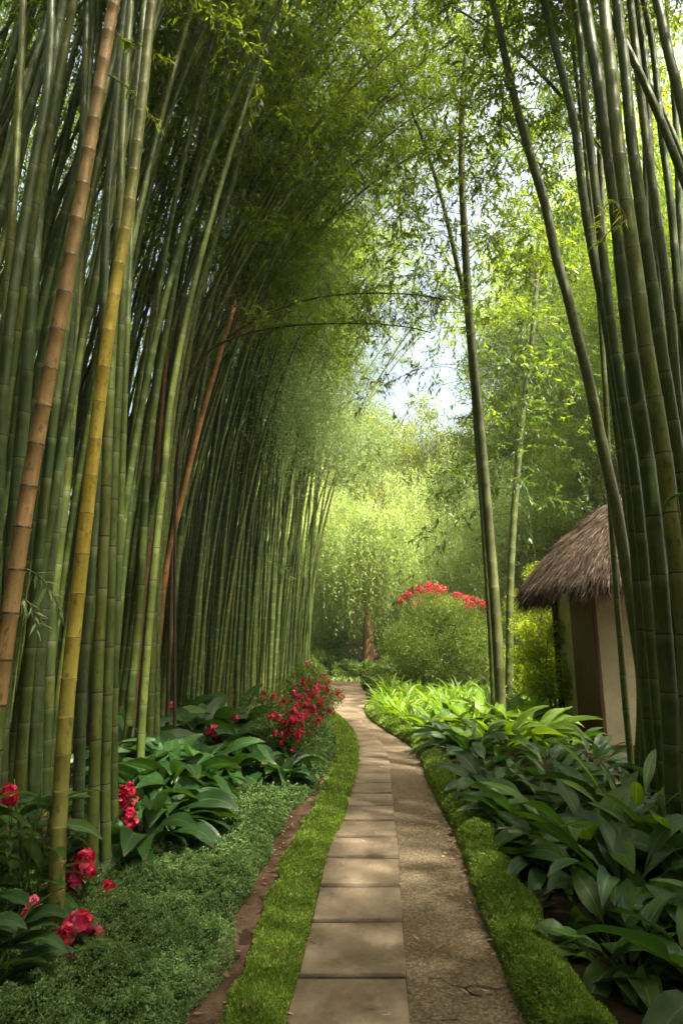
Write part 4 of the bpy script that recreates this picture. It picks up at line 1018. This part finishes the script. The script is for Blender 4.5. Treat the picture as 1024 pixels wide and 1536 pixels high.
near = [
 ((1.78, 3.05), .95, 'dark broad leaved plant in the bottom right corner'),
 ((2.15, 3.6), 1.05, 'dark broad leaved plant at the right border, second from the bottom'),
 ((1.72, 4.0), .95, 'dark broad leaved plant with wide drooping leaves next to the hedge, nearest along it'),
 ((2.45, 4.35), 1.2, 'tall broad leaved plant at the right border below the fan leaf'),
 ((1.85, 4.75), 1.1, 'lush broad leaved plant in the middle of the right bed, glossy long leaves'),
 ((1.55, 5.35), .95, 'broad leaved plant reaching over the hedge halfway up the bed'),
 ((2.35, 5.3), 1.15, 'upright broad leaved plant behind the glossy one'),
 ((1.95, 5.9), 1.05, 'broad leaved plant with grey sheen on its leaves'),
 ((1.55, 6.4), .85, 'small broad leaved plant on the hedge side, farther along'),
 ((2.65, 6.1), .8, 'broad leaved plant at the foot of the right bamboo clump'),
 ((2.25, 6.75), .75, 'broad leaved plant in shade behind the grey sheened one'),
 ((3.05, 7.0), .7, 'broad leaved plant under the hut wall side of the clump'),
 ((1.75, 7.5), .8, 'low broad leaved plant before the lone pale bamboo'),
 ((1.42, 3.35), .7, 'small dark broad leaved plant filling the corner by the hedge'),
 ((1.5, 4.6), .7, 'small broad leaved plant squeezed against the hedge'),
]
for k, ((x, y), s_, lab) in enumerate(near):
    plant('broad_leaf_plant', lab, 'plant', (x, y, 0), leafy_plant(400 + k, [38, 30, 44, 34][k % 4], [.74, .62, .8, .55][k % 4], [.165, .19, .14, .15][k % 4], 'broad_mid' if k % 3 == 1 else 'broad_dark', e=(.35, 1.4), curl=(.9, 2.1), pet=.36, spread=.2, wave=.06), GRt, s_)
# brighter shoots among them
plant('broad_leaf_plant', 'bright green young plant with upright pointed leaves in the right bed', 'plant', (2.3, 5.05, 0), leafy_plant(450, 9, .9, .09, 'broad_lime', e=(.95, 1.45), curl=(.5, 1.3), pet=.5), GRt)
plant('broad_leaf_plant', 'mid green plant with tall arching leaves near the right border', 'plant', (2.25, 4.45, 0), leafy_plant(451, 12, .85, .14, 'broad_mid', e=(.9, 1.4), curl=(.8, 1.7), pet=.4), GRt)
MG = 'bright leafy plants between the path and the hut'
rg = np.random.default_rng(12)
mid = [((1.75, 8.5), 1.0, 'broad_dark'), ((2.25, 8.9), 1.1, 'broad_lime'), ((1.65, 9.4), .95, 'broad_mid'), ((2.15, 9.9), 1.15, 'broad_lime'), ((2.75, 9.3), 1.15, 'broad_lime'), ((3.3, 9.0), .65, 'broad_mid'), ((1.65, 10.5), 1.0, 'broad_lime'), ((2.6, 10.6), 1.1, 'broad_lime'), ((3.3, 10.2), .75, 'broad_lime'), ((3.2, 8.0), .62, 'broad_dark'), ((2.6, 8.0), .62, 'broad_dark')]
labm = ['dark glossy plant just left of the lone pale bamboo foot', 'lime green arching plant in front of the lone pale bamboo', 'mid green broad leaved plant against the hedge where it starts to bend', 'big lime green plant with folded leaves left of the lone bamboo', 'lime green plant right behind the lone pale bamboo foot', 'mid green plant before the corner of the hut', 'lime green plant against the hedge, farther than the dark one', 'lime green plant lit by the sun behind the lone bamboo', 'lime green plant near the hut corner', 'dark plant under the right clump, close to the hut', 'dark low plant in the shaded gap before the hut']
for k, (((x, y), s_, mt), lab) in enumerate(zip(mid, labm)):
    plant('broad_leaf_plant', lab, 'plant', (x, y, 0), leafy_plant(500 + k, 30, .9, .15, mt, e=(.6, 1.35), curl=(.9, 2.0), pet=.3), MG, s_)
LG = 'bright strap leaved lilies massed below the flowering bush'
lil = [leafy_plant(550 + k, 26, .75, .065, 'broad_lime', e=(.8, 1.45), curl=(.6, 1.8), pet=.1, spread=.2) for k in range(4)]
k = 0
for y in np.arange(11.2, 18.2, .62):
    for x in np.arange(0, 4.2, .62):
        X_ = xa(PRr, y) + .62 + x + rg.uniform(-.15, .15); Y_ = y + rg.uniform(-.2, .2)
        if X_ > 4.9 or (Y_ > 17 and X_ > 1.7) : continue
        lab = 'bright green lily clump ' + ('at the edge of the path bend' if x < .3 else 'in front of the flowering bush' if y > 15 else 'in the sunny bed between hedge and hut')
        o = plant('strap_leaf_lily', lab, 'plant', (X_, Y_, 0), lil[k % 4], LG, rg.uniform(.75, 1.15), rg.uniform(0, 6.28)); k += 1

# left bed of dark broad leaves
LB = 'dark broad leaved plants along the feet of the left bamboos'
lp = [((258, 1085), 1.2, 'dark broad leaved plant at the top of the left bed against the bamboos'), ((300, 1105), 1.25, 'broad leaved plant with crinkled leaves left of the crimson bush'), ((345, 1092), 1.3, 'upright green plant with light leaves beside the crimson bush'), ((375, 1120), 1.0, 'dark plant tucked under the crimson flowering bush'),
      ((240, 1155), 1.1, 'broad leaved plant below the thin straight bamboo'), ((285, 1160), 1.1, 'dark plant in the middle of the left bed by the small red blooms'), ((335, 1160), .95, 'low dark plant on the ground cover side of the small red blooms'), ((418, 1160), .75, 'dark plant with hanging leaves under the crimson bush, path side'),
      ((205, 1225), .9, 'dark plant beside the hanging red flower spike'), ((240, 1235), .95, 'plant with long drooping leaves over the ground cover'), ((380, 1155), .8, 'dark drooping plant between the red blooms and the crimson bush'), ((190, 1180), 1.0, 'dark plant behind the red flower spike'), ((212, 1265), .85, 'dark plant whose leaves hang low beside the near bamboo pair'), ((250, 1190), 1.15, 'plant with long grey sheened leaves above the ground cover edge'), ((195, 1145), 1.1, 'dark leafy plant between the bamboo feet'), ((320, 1125), 1.1, 'broad dark plant above the small red blooms'), ((270, 1200), .9, 'dark leaved plant leaning towards the ground cover')]
for k, ((u, v), s_, lab) in enumerate(lp):
    p = at(u, v + 22)
    plant('broad_leaf_plant', lab, 'plant', p, leafy_plant(600 + k, 36, .8 + .1 * (k < 4), .19, 'broad_mid' if k == 2 else 'broad_dark', e=(.8, 1.45), curl=(1.3, 2.6), pet=.35, fold=.15), LB, s_)

# ginger like plant at the lower left, with stalks
def ginger(label, p, seed, n_st, H, L_, W, mat, heads=(), az_bias=0, rzs=1):
    rg = np.random.default_rng(seed); root = thing('ginger_plant', label, 'plant', p)
    g = Geo(); gs = Geo()
    for k in range(n_st):
        a = rg.uniform(0, 6.28); tip = np.array([np.cos(a) * .18, np.sin(a) * .18, H * rg.uniform(.7, 1.05)]); b0 = np.array([rg.uniform(-.1, .1), rg.uniform(-.1, .1), -.02])
        C, s = resample(np.array([b0, (b0 + tip) / 2 + [0, 0, .03], tip]), 14); V, Fs = tube(C, np.linspace(.009, .004, 14), 6); gs.add(V, Fs, rnd=.6)
        for m_ in range(8):
            P0 = C[3 + int(m_ * 1.3)]; broad_leaf(g, rg, P0, az_bias + (m_ % 2) * np.pi + rg.normal(0, .55), rg.uniform(.2, .9), L_ * rg.uniform(.75, 1.15), W * rg.uniform(.8, 1.15), rg.uniform(.6, 1.5), .08, .2, rg.uniform(-.5, .5), rnd=rg.uniform(0, 1))
    link('stalks', gs.mesh('stalks', M['leaf_shrub'], True), root); link('leaves', g.mesh('leaves', M[mat], True), root)
    return root
ginger('leafy plant with long green leaves reaching right beside the yellow bamboo', at(40, 1500) + [-.30, .62, 0], 1, 4, .78, .38, .09, 'broad_mid')
ginger('darker leafy plant at the left edge below the bright long leaves', at(-10, 1560) + [-.12, .2, 0], 2, 4, .42, .28, .085, 'broad_dark')
ginger('shaded leafy plant behind the yellow bamboo foot', at(20, 1330), 3, 3, .6, .34, .08, 'broad_dark')
def flower_stem(label, px_head, d, n=1, spike=False, seed=0, extra=(), scale=1):
    rg = np.random.default_rng(seed); hp = at(*px_head, Y=d); base = hp.copy(); base[2] = 0; base[0] += rg.uniform(-.05, .05); base[1] += .05
    root = thing('flower_plant', label, 'flower', base)
    gs = Geo(); gl_ = Geo()
    for q in [px_head] + list(extra):
        h_ = at(*q, Y=d) - base
        C, _ = resample(np.array([[0, 0, -.02], h_ * [.3, .3, .6], h_]), 10); V, Fs = tube(C, np.linspace(.004, .002, 10), 5); gs.add(V, Fs, rnd=.5)
        put = link('flower_head', (FS if spike else FH)[int(rg.integers(0, 2))], root, h_); put.rotation_euler = (rg.uniform(-.3, .3), rg.uniform(-.3, .3), rg.uniform(0, 6)); put.scale = (scale * rg.uniform(.85, 1.15),) * 3
        for m_ in range(9):
            P0 = C[int(rg.integers(2, 9))]; broad_leaf(gl_, rg, P0, rg.uniform(0, 6.28), rg.uniform(0, .9), .11, .035, 1.0, .1, .2, rnd=rg.uniform(0, 1), na=6)
    link('stem', gs.mesh('stem', M['leaf_shrub'], True), root); link('leaves', gl_.mesh('leaves', M['broad_mid'], True), root)
flower_stem('crimson blooms at the foot of the yellow bamboo, lowest in the view', (115, 1392), 3.45, extra=[(104, 1432), (137, 1409), (88, 1415)], seed=1, scale=1.15)
flower_stem('red blooms right of the yellow bamboo at knee height', (122, 1293), 3.75, extra=[(110, 1325), (126, 1310)], seed=2, scale=1.0)
flower_stem('pink red blooms over the ground cover beside the olive bamboo foot', (168, 1350), 3.95, extra=[(158, 1335), (155, 1362), (167, 1368)], seed=3, scale=.9)
flower_stem('hanging dark red flower spike between the bamboos and the leafy bed', (188, 1215), 5.2, spike=True, seed=4, scale=1.5)
flower_stem('coral red bloom at the left edge above the long leaves', (13, 1186), 3.6, extra=[(18, 1197)], seed=5, scale=.85)
flower_stem('dark red bloom in the shade at the lower left', (48, 1361), 3.4, seed=6, scale=.8)
flower_stem('bright pink blooms in the middle of the left bed', (310, 1160), 7.6, extra=[(318, 1170), (333, 1143), (334, 1168), (325, 1178), (326, 1150)], seed=7, scale=1.5)
flower_stem('dark red blooms high in the left bed before the leaves', (318, 1108), 8.6, spike=True, seed=8, scale=2.0)
flower_stem('small red blooms low beside the long drooping leaves', (287, 1243), 5.7, extra=[(229, 1216), (236, 1238), (278, 1254), (288, 1256)], seed=9, scale=.8)

for k, (px, d, ex, lab, sp, sc_) in enumerate([
    ((128, 1302), 3.9, [(118, 1312), (132, 1285), (110, 1340)], 'cluster of crimson blooms between the yellow bamboo and the near pair', False, .85),
    ((98, 1405), 3.35, [(125, 1380), (112, 1440), (96, 1440)], 'magenta blooms low in front of the yellow bamboo foot', False, .85),
    ((195, 1232), 5.0, [(183, 1200), (190, 1190)], 'deep red blooms under the hanging flower spike', True, 1.0),
    ((172, 1372), 4.0, [(150, 1350), (178, 1345)], 'single stems of pink blooms at the ground cover edge', False, .6),
    ((352, 1080), 9.5, [(345, 1095), (362, 1100)], 'few crimson blooms above the upright green plant', False, 1.2),
    ((300, 1185), 6.9, [(308, 1150), (322, 1190), (315, 1205)], 'magenta blooms low over the ground cover side of the left bed', False, 1.1),
    ((270, 1075), 10.0, [(258, 1060)], 'small red blooms before the bamboo feet behind the left bed', False, 1.1)]):
    flower_stem(lab, px, d, extra=ex, spike=sp, seed=20 + k, scale=sc_)

# fan leaves
def fan_leaf(label, px, d, rad, tilt, seed):
    c = at(*px, Y=d); base = c.copy(); base[2] = 0; rg = np.random.default_rng(seed)
    root = thing('fan_palm', label, 'plant', base)
    h_ = c[2]
    na, nr = 34, 7; a = np.linspace(-1.9, 1.9, na); r_ = np.linspace(.05, 1, nr)
    A, Rr_ = np.meshgrid(a, r_, indexing='ij')
    edge_ = rad * (1 - .18 * (np.arange(na) % 2))[:, None] * (1 - .15 * (np.abs(a) / 1.9) ** 2)[:, None]
    x = np.sin(A) * Rr_ * edge_; y = np.cos(A) * Rr_ * edge_; z = .012 * ((np.arange(na) % 2) * 2 - 1)[:, None] * Rr_ - .35 * rad * Rr_ ** 2
    V = np.stack([x, -y * math.sin(tilt) * 1.0, y * math.cos(tilt) + z], -1)
    V[..., 1] += z * .6
    V = V.reshape(-1, 3) + [0, 0, h_]
    i, j = np.meshgrid(np.arange(na - 1), np.arange(nr - 1), indexing='ij')
    F = np.stack([i * nr + j, i * nr + j + 1, (i + 1) * nr + j + 1, (i + 1) * nr + j], -1).reshape(-1, 4)
    link('fan_leaf', mesh('fan_leaf', V, F, M['broad_dark'], {'rnd': np.full(len(V), .2), 'tv': np.full(len(V), .5)}, False), root)
    C, _ = resample(np.array([[.12, .1, -.02], [.05, .05, h_ * .6], [0, 0, h_]]), 8); V, Fs = tube(C, np.linspace(.009, .005, 8), 6)
    link('leaf_stalk', mesh('leaf_stalk', V, Fs, M['leaf_shrub'], {'rnd': np.full(len(V), .4)}, True), root)
fan_leaf('large dark pleated fan leaf at the right edge above the broad leaves', (1000, 1300), 4.3, .27, .5, 1)
fan_leaf('pleated fan leaf lying before the hut wall', (925, 1150), 6.9, .33, .9, 2)
fan_leaf('fan leaf showing between the bamboos and the right border', (1015, 745), 4.1, .13, 1.2, 3)

# young lime shrubs in front of the hut
shrub('young_shrub', 'sunlit lime green shrub with thin stems left of the hut wall', at(840, 1095), .55, 2.0, 9000, .055, 'leaf_lime', 40, lumps=26, zmin=.55)
shrub('young_shrub', 'lime green shrub touching the hut corner', at(815, 1080), .6, 2.3, 8000, .055, 'leaf_lime', 41, lumps=24, zmin=.4)
shrub('young_shrub', 'yellow green shrub behind the lone bamboo', at(785, 1060), .8, 1.5, 7000, .06, 'leaf_lime', 42, lumps=20)
shrub('young_shrub', 'lime green leaves rising behind the hut eave', (5.4, 16.0, 0), 1.0, 3.6, 12000, .07, 'leaf_lime', 43, lumps=24)
# pale dead frond
rgx = np.random.default_rng(3); g = Geo()
for k in range(9): broad_leaf(g, rgx, np.zeros(3), rgx.uniform(-.6, 3.6), rgx.uniform(.3, 1.0), .8, .05, 2.0, .05, .2, rnd=.5)
mdry = plain('dry_frond', (.42, .36, .27), .8, 0, 20, .3)
pf = at(762, 1012, Y=15.5); o = thing('dead_frond', 'pale dry drooping frond behind the lone pale bamboo', 'plant', (pf[0], 15.5, 0))
C = np.array([[0, 0, 0], [0, 0, pf[2] * .5], [0, 0, pf[2] + .1]]); V, Fs = tube(C, .02, 6); link('stem', mesh('stem', V, Fs, M['bark']), o)
link('frond', g.mesh('frond', mdry, True), o, (0, 0, pf[2] + .1))

# far undergrowth around the bend
US = 'low shrubs beyond the path bend'
ul = [(-.9, 25.5, .9, 1.0), (.3, 25.0, .8, .7), (1.4, 24.2, .9, .75), (2.0, 22.8, .9, 1.0), (-2.2, 26.5, 1.1, 1.6), (-.4, 28.0, 1.2, 1.7), (2.4, 29, 1.3, 1.8), (1.25, 21.4, .6, .7), (1.1, 19.6, .45, .55), (-3.6, 28, 1.4, 2.4), (5.2, 22.5, 1.3, 1.9), (7.0, 21.5, 1.5, 2.2), (4.2, 26, 1.5, 2.2), (1.35, 18.3, .5, .6)]
ull = ['low shrub at the left of the far bank', 'low creeping shrub across the bend', 'low shrub under the reddish trunk', 'rounded shrub left of the flowering bush', 'tall leafy shrub at the end of the bamboo stand', 'pale leafy shrub under the weeping tree', 'bushy shrub behind the reddish trunk', 'small shrub at the outer edge of the bend', 'small pale shrub at the hedge end by the bend', 'yellowish shrub glimpsed beyond the last bamboos', 'leafy shrub right behind the flowering bush', 'leafy shrub behind the dark slim bamboo', 'dark shrub behind the flowering bush', 'small light shrub where the hedge meets the bend']
for k, ((x, y, r_, H), lab) in enumerate(zip(ul, ull)):
    shrub('low_shrub', lab, (x, y, 0), r_, H, 6000, .075, 'leaf_lime' if k in (9,) else 'leaf_shrub', 700 + k, group=US, lumps=16)
n = 60000
x = rng.uniform(-12, 16, n); y = rng.uniform(22.6, 40, n); k_ = (y > 22.4 - .22 * np.minimum(x, 0) + .2)
x, y = x[k_], y[k_]; n = len(x)
V, F = leaf_quads(np.column_stack([x, y, .05 + .1 * rng.uniform(0, 1, n)]), randunit(rng, n) * .8 + [0, 0, .8], randunit(rng, n) + [0, 0, 1], rng.uniform(.06, .13, n), .05)
o = link('far_ground_cover', mesh('far_ground_cover', V, F, M['leaf_shrub'], {'rnd': np.repeat(rng.uniform(0, 1, n), 4)})); tag(o, 'low green ground plants beyond the bend', 'ground cover', kind='stuff')

n = 150000
x = rng.uniform(-32, 42, n); y = 47 + rng.uniform(0, 8, n) + np.abs(x - 2) * -.12; top_w = 9 + 3 * smooth_noise(x, y * .2, 91, .35)
z = rng.uniform(0, 1, n) * top_w; ok = smooth_noise(x, z, 92, 1.1) + .35 * smooth_noise(x, z, 93, 4) > -.8
x, y, z = x[ok], y[ok], z[ok]; n = len(x)
V, F = leaf_quads(np.column_stack([x, y, z]), randunit(rng, n) + [0, 0, -.3], randunit(rng, n) + [0, -.3, .4], rng.uniform(.2, .42, n), .13)
o = link('distant_wood', mesh('distant_wood', V, F, M['leaf_tree'], {'rnd': np.repeat(np.clip(rng.normal(.5, .25, n), 0, 1), 4)})); tag(o, 'distant mass of sunlit green wood closing the background', 'wood', kind='stuff')

# ------------------------------------------------------------------ thatched hut
hut = thing('thatched_hut', 'small cream walled hut with shaggy conical brown thatched roof at the right', 'hut', (5.62, 10.6, 0))
def boxm(x0, x1, y0, y1, z0, z1, bev=0):
    V = np.array([[x, y, z] for x in (x0, x1) for y in (y0, y1) for z in (z0, z1)], float)
    F = np.array([[0, 1, 3, 2], [4, 6, 7, 5], [0, 4, 5, 1], [2, 3, 7, 6], [0, 2, 6, 4], [1, 5, 7, 3]])
    return V, F
def part(name, mat, *b):
    V, F = boxm(*b); o = link(name, mesh(name, V, F, M[mat]), hut)
    md = o.modifiers.new('bevel', 'BEVEL'); md.width = .012; md.segments = 2; return o
part('wall', 'wall', -1.54, 1.4, -.9, .75, 0, 2.75)
part('door', 'wood', -1.565, -1.53, -.84, .05, .02, 2.62)
part('corner_pillar', 'wood', -1.572, -1.50, -.93, -.845, 0, 2.72)
part('post', 'wood_dark', -1.64, -1.56, .66, .76, 0, 2.7)
rg = np.random.default_rng(15)
def roofpt(a, t):  # t 0 apex .. 1 eave
    r_ = 2.2 * t * (1 + .02 * np.sin(a * 7)); z = 4.22 - (1.66 * t ** 1.7) - .02 * np.sin(a * 5)
    return np.stack([np.cos(a) * r_, np.sin(a) * r_, z], -1)
aa, tt = np.meshgrid(np.linspace(0, 2 * np.pi, 48, endpoint=False), np.linspace(.01, 1, 12), indexing='ij')
top_ = roofpt(aa, tt); bot = top_ * [.93, .93, 1] - [0, 0, .26]
na, nt_ = 48, 12
i, j = np.meshgrid(np.arange(na), np.arange(nt_ - 1), indexing='ij'); i2 = (i + 1) % na
Ft = np.stack([i * nt_ + j, i * nt_ + j + 1, i2 * nt_ + j + 1, i2 * nt_ + j], -1).reshape(-1, 4); K = na * nt_
k = np.arange(na); k2 = (k + 1) % na; e = nt_ - 1
Fe = np.stack([k * nt_ + e, K + k * nt_ + e, K + k2 * nt_ + e, k2 * nt_ + e], -1)
roof = link('roof', mesh('roof', np.vstack([top_.reshape(-1, 3), bot.reshape(-1, 3)]), np.vstack([Ft, Ft[:, ::-1] + K, Fe]), M['thatch_base']), hut)
n = 46000; a = rg.uniform(0, 2 * np.pi, n); t = np.sqrt(rg.uniform(.002, 1.0, n))
P = roofpt(a, t); Q_ = roofpt(a, t + .02); D = unit(Q_ - P) + randunit(rg, n) * .22; nr = np.stack([np.cos(a) * .68, np.sin(a) * .68, np.full(n, .73)], -1)
P = P + nr * rg.uniform(.0, .05, n)[:, None]; D = D + nr * .08
V1, F1 = leaf_quads(P, D, nr + randunit(rg, n) * .6, rg.uniform(.15, .42, n), rg.uniform(.005, .013, n), .5, .1)
n2 = 15000; a = rg.uniform(0, 2 * np.pi, n2); P = roofpt(a, rg.uniform(.93, 1.02, n2)) - np.array([0, 0, 1]) * rg.uniform(-.02, .24, n2)[:, None]
D = np.stack([np.cos(a) * .55, np.sin(a) * .55, -np.ones(n2) * .65], -1) + randunit(rg, n2) * .3
V2, F2 = leaf_quads(P, D, randunit(rg, n2), rg.uniform(.12, .34, n2), rg.uniform(.004, .011, n2), .5, .15)
rn = np.clip(rg.normal(.42, .24, n + n2) + .1 * np.concatenate([smooth_noise(V1[::4, 0], V1[::4, 2], 5, 2), smooth_noise(V2[::4, 0], V2[::4, 1], 6, 2)]), 0, 1)
link('thatch', mesh('thatch', np.vstack([V1, V2]), np.vstack([F1, F2 + len(V1)]), M['thatch'], {'rnd': np.repeat(rn, 4)}), roof)

HAZE = .0009
if HAZE:
    V, F = boxm(-60, 60, -20, 70, -1, 32)
    m, nt, out = newmat('haze_air'); v = nt.nodes.new('ShaderNodeVolumePrincipled'); v.inputs['Density'].default_value = HAZE; v.inputs['Color'].default_value = (.95, 1, .88, 1)
    v.inputs['Anisotropy'].default_value = .4; nt.links.new(v.outputs[0], out.inputs['Volume'])
    o = link('haze', mesh('haze', V, F, m)); tag(o, 'thin bright haze in the air', 'haze', kind='stuff')
